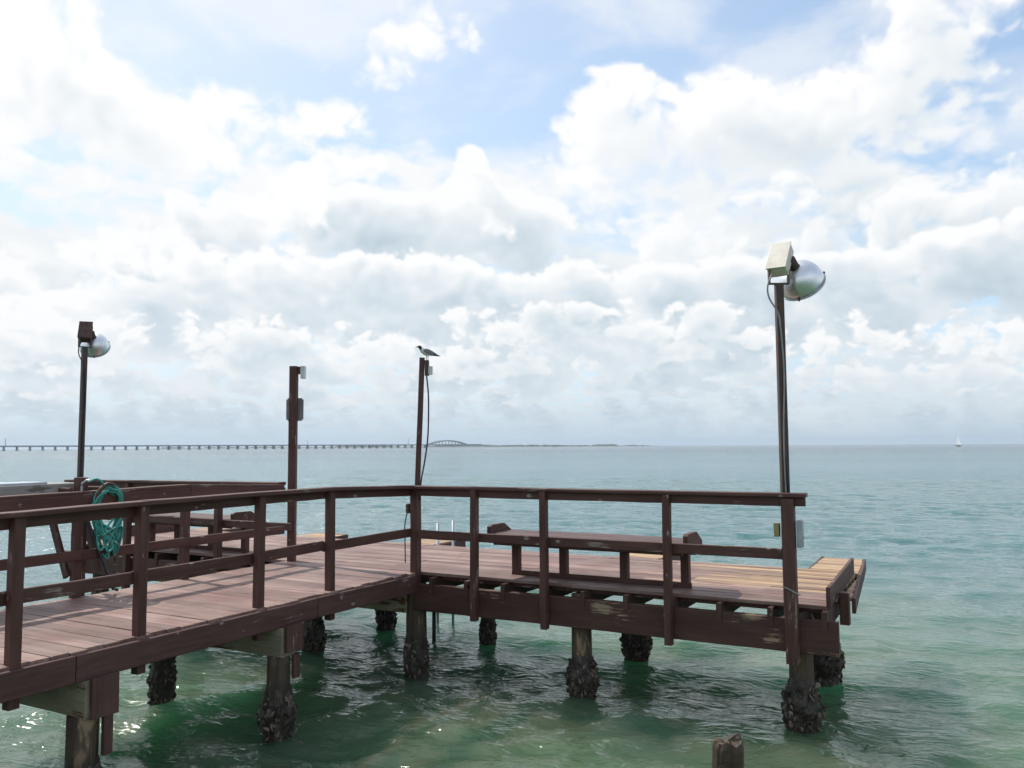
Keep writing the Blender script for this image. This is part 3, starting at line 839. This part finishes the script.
# small boxes on posts
def ebox(name, label, c, s, mat, cat):
    r = thing(name, label, cat, c, rz=-PA); BASE[r.name] = Vector(c)
    bm = bmesh.new(); add_box(bm, (0, 0, 0), s, None, .008); bm_obj('box_body', bm, mat, r)
    bm = bmesh.new(); add_box(bm, (0, 0, 0), (s[0] * .92, s[1] * 1.05, s[2] * .92), None, .004); bm_obj('cover', bm, mat, r)
    return r
ebox('electrical_box', 'grey box on the right side of the thick end post below the rail', (4.482, -.01, 1.86), (.05, .10, .255), M['box_grey'], 'electrical box')
ebox('electrical_box', 'small yellowed box on the left side of the thick end post', (4.262, .03, 1.885), (.055, .06, .13), M['box_yellow'], 'electrical box')
ebox('electrical_box', 'small dark box on the left side of the inner corner post below the rail', (-.105, .05, 1.95), (.05, .07, .12), M['dark_steel'], 'electrical box')
w = tube('cable', curve_pts([pier(-.11, .02, 1.90), pier(-.13, .0, 1.75), pier(-.125, .0, 1.5), pier(-.12, 0, 1.3)], 30), .007, M['cable'])
set_tags(w, 'thin black cable running down the inner corner post from its small dark box', 'cable')
w = tube('tie_wire', curve_pts([pier(4.325, -.118, 1.37), pier(4.38, -.122, 1.355), pier(4.44, -.122, 1.325), pier(4.48, -.09, 1.30)], 20), .006, M['wire'])
set_tags(w, 'short pale wire wrapped round the foot of the thick end post', 'wire')

# ------------------------------------------------------------------ cleaning table outside the far walkway rail
t = thing('cleaning_table', 'weathered grey fish cleaning table with a pale board, fixed outside the far walkway railing', 'table', (-2.5, -3.6, ZD))
for k, u in enumerate((-2.86, -2.66, -2.46)):
    bar('top_plank', (u, -5.2, 2.315), (u, -2.74 + .02 * k, 2.315), .19, .045, M['grey_wood'], t)
bar('apron', (-2.36, -5.2, 2.29), (-2.36, -2.76, 2.29), .035, .10, M['grey_wood'], t)
bar('apron', (-2.93, -2.75, 2.25), (-2.34, -2.75, 2.25), .04, .10, M['grey_wood'], t)
box('cutting_board', (-2.60, -3.42, 2.348), (.36, .72, .022), M['board'], t)
for v in (-2.98, -2.62, -4.55):
    bar('brace', (-2.165, v, 1.40), (-2.62, v + .02, 2.26), .09, .038, M['rail'], t, upv=(0, 1, 0))
    bar('bearer', (-2.92, v + .01, 2.262), (-2.16, v + .01, 2.262), .038, .07, M['rail'], t)
# water stand post, its hose
t = thing('stand_post', 'dark water stand post rising just above the rail beside the cleaning table', 'post', (-2.22, -2.83, .9))
bar('post', (-2.21, -2.83, .85), (-2.21, -2.83, 2.40), .10, .10, M['rail'], t, upv=(1, 0, 0))
tube('pipe', [(-2.15, -2.86, 1.2), (-2.15, -2.86, 2.36)], .012, M['wire'], t)
tube('tap', curve_pts([(-2.15, -2.86, 2.33), (-2.10, -2.84, 2.37), (-2.06, -2.83, 2.36)], 14), .016, M['galv'], t)
w = tube('steel_rod', [pier(-2.03, -2.86, 1.95), pier(-1.96, -2.60, 1.24), pier(-1.93, -2.56, 1.225)], .017, M['cable'])
set_tags(w, 'black steel rod leaning against the far walkway railing below the hose', 'rod')

# coiled hose on the rail
hc = pier(-1.99, -2.665, -.03)
def hose_loop(ph, wd, zt, zb, k):
    pts = []
    for i in range(26):
        a = 2 * math.pi * i / 26
        zc = (zt + zb) / 2 + (zt - zb) / 2 * math.cos(a)
        f = (zc - zb) / (zt - zb)
        x = wd * math.sin(a) * (.26 + .74 * min(1, f * 1.25)) * (1 if f < .8 else 1.0)
        pts.append(hc + PV * (x + ph * .03 * math.sin(3 * a + k)) + PU * (.035 * math.sin(k * 2.3) + .02 * math.sin(2 * a + k * 1.7)) + Vector((0, 0, zc)))
    return pts
hq = random.Random(5); path = []
for k in range(6):
    lp = hose_loop(hq.uniform(-1, 1), hq.uniform(.15, .19), 2.335 - .012 * k + hq.uniform(-.02, .012), 1.56 + hq.uniform(0, .22), k)
    path += lp
hose = bmesh.new()
path = [pier(-2.06, -2.83, 2.36), pier(-2.03, -2.79, 2.385), pier(-2.0, -2.75, 2.36), pier(-1.99, -2.72, 2.32)] + path
for k in range(7):                                         # slack strands crossing the coil
    za, zb = hq.uniform(1.85, 2.08), hq.uniform(1.60, 1.85); s = 1 if k % 2 else -1
    path += [hc + PV * (.14 * s) + PU * hq.uniform(.0, .05) + Vector((0, 0, za)), hc + PV * hq.uniform(-.05, .05) + PU * .045 + Vector((0, 0, (za + zb) / 2)), hc + PV * (-.10 * s) + PU * hq.uniform(.0, .05) + Vector((0, 0, zb))]
add_tube(hose, curve_pts(path, len(path) * 5), .0115, 7)
bmesh.ops.recalc_face_normals(hose, faces=hose.faces)
hr = thing('garden_hose', 'coiled teal garden hose looped over the far walkway railing', 'hose', (-1.99, -2.665, 1.53), rz=0)
ho = bm_obj('coil', hose, M['hose'], hr, -hr.location, smooth=True)
bk = tube('hose_hook', [p - hr.location for p in curve_pts([hc + PV * -.13 + Vector((0, 0, 2.20)), hc + PV * -.10 + Vector((0, 0, 2.30)), hc + PV * -.0 + Vector((0, 0, 2.36)), hc + PV * .10 + Vector((0, 0, 2.30)), hc + PV * .13 + Vector((0, 0, 2.20))], 24)], .022, M['dark_steel'])
bk.parent = hr
# ladder at the far edge
t = thing('ladder', 'pale grey boarding ladder, two rails standing above the far edge of the platform', 'ladder', (-1.19, 2.46, 0))
tube('ladder_rail', [(-1.33, 2.49, -.6), (-1.33, 2.49, 1.52)], .022, M['galv'], t)
tube('ladder_rail', [(-1.05, 2.49, -.6), (-1.05, 2.49, 1.57)], .020, M['galv'], t)
for z in (.2, .5, .8): tube('rung', [(-1.33, 2.49, z), (-1.05, 2.49, z)], .014, M['galv'], t)

# broken stump in the foreground
bm = bmesh.new(); n, mm = 36, 34; rings = []
for j in range(mm + 1):
    ring = []
    for i in range(n):
        a = 2 * math.pi * i / n
        cr = abs(mnoise.noise(Vector((math.cos(a) * 4, math.sin(a) * 4, j * .03))))
        top = .55 + .05 * mnoise.noise(Vector((math.cos(a) * 1.5 + 4, math.sin(a) * 1.5, 3))) + .045 * math.exp(-((a - .55) / .35) ** 2)
        z = -1.0 + (top + 1.0) * (j / mm)
        rr = .118 * (1 - .13 * max(0, z)) * (1 - .12 * max(0, .10 - cr) / .10 + .05 * mnoise.noise(Vector((math.cos(a) * 2, math.sin(a) * 2, z * 3))))
        if j == mm: rr *= .86
        ring.append(bm.verts.new((z * .03 + rr * math.cos(a), rr * math.sin(a), z)))
    rings.append(ring)
for k in range(1, 5):
    ring = []
    for i in range(n):
        a = 2 * math.pi * i / n; v = rings[mm][i].co; f = 1 - k / 5
        ring.append(bm.verts.new((.016 + (v.x - .016) * f, v.y * f, v.z - .03 * (1 - f) + .022 * mnoise.noise(Vector((v.x * 40 * f, v.y * 40 * f, k))))))
    rings.append(ring)
for a, b in zip(rings, rings[1:]):
    for i in range(n): bm.faces.new((a[i], a[(i + 1) % n], b[(i + 1) % n], b[i]))
bm.faces.new(rings[-1])
bmesh.ops.rotate(bm, verts=bm.verts, cent=(0, 0, 0), matrix=Matrix.Rotation(math.radians(90), 3, 'Y').inverted() @ Matrix.Rotation(math.radians(90), 3, 'Y'))
st = bm_obj('pile_stump', bm, M['stump'], None, (1.545, 6.15, 0))
set_tags(st, 'broken dark pile stump sticking out of the water nearest the viewer', 'stump')

USE_HAZE = True

# ------------------------------------------------------------------ gull
def gull():
    r = thing('gull', 'grey-backed gull with dark hooded head standing on the lamp of the thin pole', 'gull', tuple(POLE_TOP + Vector((.066, -.01, -.038))), frame='world', rz=math.radians(218))
    BASE[r.name] = Vector((0, 0, 0)); S = .72
    # local axes: x towards the bill, z up, feet at the origin
    mt_b, nt, bs = new_mat('gull_plumage')
    sp = nt.nodes.new('ShaderNodeSeparateXYZ'); nt.links.new(coords(nt), sp.inputs[0])
    xx = X(nt, sp.outputs[0]); zz = X(nt, sp.outputs[2])
    head = (xx + zz * .55).step(.232 * S, .246 * S)
    bill = xx.step(.206 * S, .212 * S); leg = zz.step(.066 * S, .055 * S)
    c = mixc(nt, head, (.78, .78, .78), (.035, .033, .035)); c = mixc(nt, bill, c, (.06, .035, .03)); c = mixc(nt, leg, c, (.05, .035, .03))
    nt.links.new(c, bs.inputs['Base Color']); bs.inputs['Roughness'].default_value = .7
    mw, nt, bs = new_mat('gull_wing')
    sp = nt.nodes.new('ShaderNodeSeparateXYZ'); nt.links.new(coords(nt), sp.inputs[0]); xx = X(nt, sp.outputs[0])
    nz = noise_tex(nt, stretch(nt, coords(nt), (20, 60, 120)), 1, 3)
    nt.links.new(mixc(nt, (xx + (nz - .5) * .03).step(-.085 * S, -.12 * S), (.16, .165, .18), (.02, .02, .022)), bs.inputs['Base Color']); bs.inputs['Roughness'].default_value = .75
    # body by a skin over a skeleton
    V_ = [(-.20, 0, .105), (-.12, 0, .118), (-.04, 0, .132), (.05, 0, .150), (.105, 0, .172), (.135, 0, .205), (.155, 0, .232), (.185, 0, .228), (.207, 0, .221), (.236, 0, .213),
          (.0, .028, .10), (.002, .026, .05), (.0, .026, .006), (.034, .026, .004), (.0, -.028, .10), (.002, -.026, .05), (.0, -.026, .006), (.034, -.026, .004)]
    Rr = [(.012, .006), (.030, .022), (.052, .048), (.054, .056), (.042, .044), (.030, .030), (.031, .031), (.019, .017), (.009, .008), (.004, .004),
          (.016, .016), (.0055, .0055), (.005, .005), (.004, .008), (.016, .016), (.0055, .0055), (.005, .005), (.004, .008)]
    E_ = [(0, 1), (1, 2), (2, 3), (3, 4), (4, 5), (5, 6), (6, 7), (7, 8), (8, 9), (2, 10), (10, 11), (11, 12), (12, 13), (2, 14), (14, 15), (15, 16), (16, 17)]
    me = bpy.data.meshes.new('body'); me.from_pydata([tuple(q * S for q in v) for v in V_], E_, []); 
    o = bpy.data.objects.new('body', me); COL.objects.link(o)
    sk = o.modifiers.new('skin', 'SKIN'); me.skin_vertices  # layer made by the modifier
    for sv, (rx, ry) in zip(me.skin_vertices[0].data, Rr): sv.radius = (rx * S, ry * S)
    me.skin_vertices[0].data[2].use_root = True
    ss = o.modifiers.new('sub', 'SUBSURF'); ss.levels = 2; ss.render_levels = 2
    dg = bpy.context.evaluated_depsgraph_get(); ev = o.evaluated_get(dg); me2 = bpy.data.meshes.new_from_object(ev)
    bpy.data.objects.remove(o); me2.name = 'body'; me2.materials.clear(); me2.shade_smooth()
    link('body', me2, mt_b, r)
    for s in (1, -1):
        bm = bmesh.new(); rings = []
        prof = [(.10, .165, .020), (.06, .163, .040), (.0, .150, .048), (-.08, .132, .038), (-.15, .116, .022), (-.215, .102, .010), (-.262, .094, .003)]
        for x, z, h in prof:
            ring = []
            for k in range(10):
                a = 2 * math.pi * k / 10
                wv = .058 * min(1, (x + .30) / .22)
                ring.append(bm.verts.new((x * S, s * (wv * .86 + .010 * math.cos(a) * (1 if abs(math.cos(a)) else 1) - .014 * math.sin(a)) * S, (z + h * math.sin(a)) * S)))
            rings.append(ring)
        for p, q in zip(rings, rings[1:]):
            for k in range(10): bm.faces.new((p[k], p[(k + 1) % 10], q[(k + 1) % 10], q[k]))
        bm.faces.new(rings[0]); bm.faces.new(rings[-1])
        bmesh.ops.recalc_face_normals(bm, faces=bm.faces)
        bm_obj('wing', bm, mw, r, smooth=True)
    for s in (1, -1):
        bm = bmesh.new(); bmesh.ops.create_icosphere(bm, subdivisions=2, radius=.0045 * S)
        bm_obj('eye', bm, M['cable'], r, Vector((.168 * S, s * .0255 * S, .238 * S)), smooth=True)
gull()

# ------------------------------------------------------------------ water: one sheet, rings round the pier, real waves near by
def build_water():
    rr = [1.5]
    while rr[-1] < 70: rr.append(rr[-1] + max(.028, rr[-1] * .0052))
    while rr[-1] < 11000: rr.append(rr[-1] * 1.09)
    rr = np.array(rr)
    half = math.radians(46)
    th = np.concatenate([np.linspace(-half, half, 560, endpoint=False), np.linspace(half, 2 * math.pi - half, 150, endpoint=False)])
    T, Rg = np.meshgrid(th, rr); x = Rg * np.sin(T); y = Rg * np.cos(T)
    z = np.zeros_like(x); q = np.random.RandomState(3)
    wx, wy = math.sin(math.radians(200)), math.cos(math.radians(200))
    for k in range(70):
        lam = .30 * (10.0 ** (q.rand() ** 1.25)); ang = math.radians(200) + q.normal() * .62
        kx, ky = math.sin(ang) * 2 * math.pi / lam, math.cos(ang) * 2 * math.pi / lam
        amp = .0070 * lam ** .66 * q.uniform(.6, 1.3)
        fade = np.exp(-(Rg * .0060 / (lam * .34)) ** 2)
        ph = q.uniform(0, 6.28)
        s = np.sin(kx * x + ky * y + ph + .5 * np.sin(.7 * x + ph) + .5 * np.sin(.6 * y + 2 * ph))
        z += amp * fade * (s + .25 * (1 - 2 * np.abs(np.sin(.5 * (kx * x + ky * y + ph + 1.57)))))
    gust = .75 + .35 * np.sin(.31 * x + 1.3 * np.sin(.22 * y)) * np.sin(.27 * y + 1.1 * np.sin(.18 * x))
    z *= gust
    nr, nt_ = x.shape
    co = np.stack([x, y, z], -1).reshape(-1, 3).astype(np.float32)
    i = np.arange(nr - 1)[:, None] * nt_; j = np.arange(nt_)[None, :]; j2 = (j + 1) % nt_
    quads = np.stack([i + j, i + j2, i + nt_ + j2, i + nt_ + j], -1).reshape(-1, 4)
    quads = quads[:, ::-1]
    cidx = len(co); co = np.vstack([co, [[0, 0, 0]]]).astype(np.float32)
    tris = np.stack([np.full(nt_, cidx), np.arange(nt_), (np.arange(nt_) + 1) % nt_], -1)[:, ::-1]
    me = bpy.data.meshes.new('water')
    nq, n3 = len(quads), len(tris)
    me.vertices.add(len(co)); me.vertices.foreach_set('co', co.ravel())
    me.loops.add(nq * 4 + n3 * 3); me.loops.foreach_set('vertex_index', np.concatenate([quads.ravel(), tris.ravel()]).astype(np.int32))
    me.polygons.add(nq + n3)
    me.polygons.foreach_set('loop_start', np.concatenate([np.arange(nq) * 4, nq * 4 + np.arange(n3) * 3]).astype(np.int32))
    me.update(calc_edges=True); me.validate(); me.shade_smooth()
    mt, nt, bs = new_mat('sea_water')
    v = coords(nt)
    geo = nt.nodes.new('ShaderNodeNewGeometry')
    pos = geo.outputs['Position']
    rotm = nt.nodes.new('ShaderNodeMapping'); rotm.inputs['Rotation'].default_value = (0, 0, math.radians(20)); nt.links.new(pos, rotm.inputs[0])
    pr = rotm.outputs[0]
    sp = nt.nodes.new('ShaderNodeSeparateXYZ'); nt.links.new(pos, sp.inputs[0]); px_, py_ = X(nt, sp.outputs[0]), X(nt, sp.outputs[1])
    far = (px_ * px_ + py_ * py_) ** 0.5
    # ripples at several sizes; the larger ones carry on where the mesh goes flat
    n1 = noise_tex(nt, stretch(nt, pr, (3.2, 7.5, 1)), 1.0, 3, 0.55, 0.5)
    n2 = noise_tex(nt, stretch(nt, pr, (9, 17, 1)), 1.0, 2, 0.5, 0.3)
    n3_ = noise_tex(nt, stretch(nt, pr, (1.1, 3.0, 1)), 1.0, 4, 0.55, 0.4)
    n4 = noise_tex(nt, stretch(nt, pr, (.05, .14, 1)), 1.0, 4, 0.6, 0.2)
    gst = noise_tex(nt, stretch(nt, pos, (.10, .16, 1)), 1.0, 3, 0.5).step(.30, .70)
    gl = noise_tex(nt, stretch(nt, pos, (.006, .02, 1)), 1.0, 4, 0.55).step(.35, .65)
    fine = (gst * .7 + .45)
    h = n1 * fine * RIP1 + n2 * fine * RIP2 + n3_ * far.step(10.0, 40.0) * (gl * .5 + .6) * RIP3 + n4 * far.step(60.0, 250.0) * RIP4
    b = nt.nodes.new('ShaderNodeBump'); b.inputs['Strength'].default_value = 1.0; b.inputs['Distance'].default_value = 1.0
    nt.links.new(h.s, b.inputs['Height']); nt.links.new(b.outputs[0], bs.inputs['Normal'])
    # turbid body: sandy green in the shallows by the shore, teal further out, cloudy patches
    pt = noise_tex(nt, stretch(nt, pos, (.28, .35, 1)), 1.0, 4, 0.55)
    c = mixc(nt, pt.step(.35, .68), WAT0, WAT1)
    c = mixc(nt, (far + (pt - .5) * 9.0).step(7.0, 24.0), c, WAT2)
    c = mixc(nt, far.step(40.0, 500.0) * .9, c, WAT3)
    nt.links.new(c, bs.inputs['Base Color'])
    bs.inputs['Subsurface Weight'].default_value = 1.0; bs.inputs['Subsurface Scale'].default_value = 8.0; bs.inputs['Subsurface Radius'].default_value = (.35, .9, .7)
    nt.links.new((far.step(30.0, 400.0) * .10 + .045).s, bs.inputs['Roughness'])
    bs.inputs['IOR'].default_value = 1.333; bs.inputs['Specular IOR Level'].default_value = 0.5
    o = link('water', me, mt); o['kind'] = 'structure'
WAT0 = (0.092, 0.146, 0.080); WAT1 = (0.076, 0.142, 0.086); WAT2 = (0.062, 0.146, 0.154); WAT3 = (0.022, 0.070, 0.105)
RIP1, RIP2, RIP3, RIP4 = .050, .019, .30, 2.2
build_water()

# ------------------------------------------------------------------ the far side: causeway, shore, sailboat
br = thing('causeway_bridge', 'long low concrete causeway with many piers and one arched span on the horizon', 'bridge', (-804, 1300, 0), frame='world', rz=0)
BASE[br.name] = Vector((0, 0, 0)); dv = Vector((13.5, 12.3, 0)); dn = dv.normalized(); sd = Vector((dn.y, -dn.x, 0))
bar('deck', tuple(dv * -6 + Vector((0, 0, 6.6))), tuple(dv * 54 + Vector((0, 0, 6.6))), 11, 1.5, M['concrete'], br, wob=0, seg=2000, ch=.1)
bar('parapet', tuple(dv * -6 - sd * -5.4 + Vector((0, 0, 7.8))), tuple(dv * 54 - sd * -5.4 + Vector((0, 0, 7.8))), .3, .9, M['concrete'], br, wob=0, seg=2000, ch=.05)
pm = None
for k in range(-6, 46):
    if pm is None:
        bm = bmesh.new()
        for s in (-3.2, 0, 3.2): add_box(bm, sd * s + Vector((0, 0, 2.2)), (1.3, 1.3, 8.0))
        add_box(bm, (0, 0, 5.3), (1.6, 10.5, 1.1), Matrix.Rotation(math.atan2(sd.y, sd.x) - math.pi / 2, 3, 'Z'))
        add_box(bm, (0, 0, .6), (3.2, 9.4, 1.6), Matrix.Rotation(math.atan2(sd.y, sd.x) - math.pi / 2, 3, 'Z'))
        po = bm_obj('pier', bm, M['concrete'], br, dv * k); pm = po
    else:
        o = pm.copy(); COL.objects.link(o); o.parent = br; o.location = dv * k
for s in (-1, 1):
    a0, a1 = dv * 45.4 + sd * 5 * s, dv * 51.5 + sd * 5 * s
    pts = [a0.lerp(a1, i / 24) + Vector((0, 0, 7 + 9.5 * (1 - (2 * i / 24 - 1) ** 2))) for i in range(25)]
    bm = bmesh.new(); add_tube(bm, pts, 1.3, 8)
    bmesh.ops.recalc_face_normals(bm, faces=bm.faces); ar = bm_obj('arch', bm, M['concrete'], br)
    bm = bmesh.new()
    for i in range(2, 23, 2): add_tube(bm, [pts[i], Vector((pts[i].x, pts[i].y, 6.9))], .5, 6)
    bm_obj('hangers', bm, M['concrete'], ar)
for k, hh in ((0.1, 20), (29, 17), (42.5, 22)):
    bar('mast', tuple(dv * k + Vector((0, 0, 6))), tuple(dv * k + Vector((0, 0, hh))), .7, .7, M['concrete'], br, wob=0, seg=99)

# low shore: one strip of land, wooded in a mass
def shore():
    bm = bmesh.new(); q = random.Random(4); Y0 = 3100
    xs = [-1500 + 28 * i for i in range(92)]
    top, bot, bk_ = [], [], []
    for x_ in xs:
        e = max(0, min(1, (x_ + 1500) / 300)) * max(0, min(1, (700 - x_) / 400))
        h = (3.0 + 3.0 * abs(mnoise.noise(Vector((x_ * .004, 0, 0))))) * e
        yy = Y0 + 60 * mnoise.noise(Vector((x_ * .003, 5, 0)))
        bot.append(bm.verts.new((x_, yy, -.6))); top.append(bm.verts.new((x_, yy + 30, h))); bk_.append(bm.verts.new((x_, yy + 500, h - .3)))
    for a, c in ((bot, top), (top, bk_)):
        for i in range(len(xs) - 1): bm.faces.new((a[i], a[i + 1], c[i + 1], c[i]))
    o = bm_obj('shore', bm, M['land']); o['kind'] = 'structure'
    bm = bmesh.new()
    for i in range(620):
        x_ = q.uniform(-1350, 520)
        dens = max(0, mnoise.noise(Vector((x_ * .006, 2.7, 0))) + .35) * max(0, min(1, (560 - x_) / 500))
        bump_ = math.exp(-((x_ + 180) / 110) ** 2) * .6 + math.exp(-((x_ - 370) / 60) ** 2) * .3
        if q.random() > dens + bump_ + .25: continue
        s = (3.2 + 5.5 * (dens * .7 + bump_)) * q.uniform(.5, 1.1)
        res = bmesh.ops.create_icosphere(bm, subdivisions=2, radius=1.0)
        for v in res['verts']: v.co *= 1 + .45 * mnoise.noise(v.co * 2.3 + Vector((i, 0, 0)))
        bmesh.ops.transform(bm, matrix=Matrix.Translation((x_, Y0 + q.uniform(40, 160), 1 + s * .55)) @ Matrix.Diagonal((s * q.uniform(1.2, 2.6), s * 1.3, s * .8, 1)), verts=res['verts'])
    o = bm_obj('far_woods', bm, M['trees']); o['kind'] = 'stuff'
shore()

sb_c = Vector(((957 - 512) / F * 880, 880, 0))
sb = thing('sailboat', 'small sailboat with white sails out near the horizon', 'sailboat', tuple(sb_c), frame='world', rz=math.radians(38)); BASE[sb.name] = Vector((0, 0, 0))
bm = bmesh.new(); rings = []
for x_, w_, sh in ((-5.6, .9, 1.1), (-3, 1.5, 1.0), (0, 1.7, 1.0), (3, 1.2, 1.1), (5.2, .4, 1.3), (6.2, .05, 1.45)):
    rings.append([bm.verts.new((x_, s * w_ * k, z_)) for s, k, z_ in ((-1, 1, sh), (-1, .75, .1), (0, 0, -.5), (1, .75, .1), (1, 1, sh))])
for a_, c_ in zip(rings, rings[1:]):
    for k in range(4): bm.faces.new((a_[k], a_[k + 1], c_[k + 1], c_[k]))
    bm.faces.new((a_[4], a_[0], c_[0], c_[4]))
bm.faces.new(rings[0]); bmesh.ops.recalc_face_normals(bm, faces=bm.faces); bm_obj('hull', bm, M['hull'], sb)
def sail(name, p, thick=.05):
    bm = bmesh.new(); n = 8; g_ = []
    A_, B_, C_ = (Vector(q) for q in p)
    for i in range(n + 1):
        row = []
        for j in range(n + 1 - i):
            f1, f2 = i / n, j / n; k = (1 - f1 - f2)
            row.append(bm.verts.new(A_ * k + B_ * f1 + C_ * f2 + Vector((0, 2.2 * k * f2 + 1.2 * f1 * f2, 0))))
        g_.append(row)
    for i in range(n):
        for j in range(n - i):
            bm.faces.new((g_[i][j], g_[i + 1][j], g_[i][j + 1]))
            if j < n - i - 1: bm.faces.new((g_[i + 1][j], g_[i + 1][j + 1], g_[i][j + 1]))
    bm_obj(name, bm, M['sail'], sb, smooth=True)
sail('mainsail', ((.2, 0, 2.2), (.2, 0, 11.3), (-4.4, 0, 2.4)))
sail('jib', ((5.6, 0, 1.6), (.9, 0, 9.2), (.8, 0, 2.0)))
tube('mast', [(.45, 0, .8), (.45, 0, 11.8)], .10, M['galv'], sb)

# ------------------------------------------------------------------ sea air
bm = bmesh.new(); add_box(bm, (0, 1500, 34), (23500, 23500, 74))
hzm = bpy.data.materials.new('sea_air'); hzm.use_nodes = True; nt = hzm.node_tree; nt.nodes.clear()
ho_ = nt.nodes.new('ShaderNodeOutputMaterial'); pv = nt.nodes.new('ShaderNodeVolumePrincipled')
pv.inputs['Color'].default_value = (.72, .86, 1.0, 1); pv.inputs['Density'].default_value = HAZE_DENSITY = 1.2e-4; pv.inputs['Anisotropy'].default_value = .2
nt.links.new(pv.outputs[0], ho_.inputs['Volume'])
if USE_HAZE:
    o = bm_obj('haze', bm, hzm); o['kind'] = 'stuff'

SC.cycles.use_denoising = True
SC.cycles.max_bounces = 6; SC.cycles.diffuse_bounces = 2; SC.cycles.glossy_bounces = 3; SC.cycles.transmission_bounces = 2; SC.cycles.volume_bounces = 0
SC.cycles.caustics_reflective = False; SC.cycles.caustics_refractive = False
SC.cycles.sample_clamp_indirect = 6.0
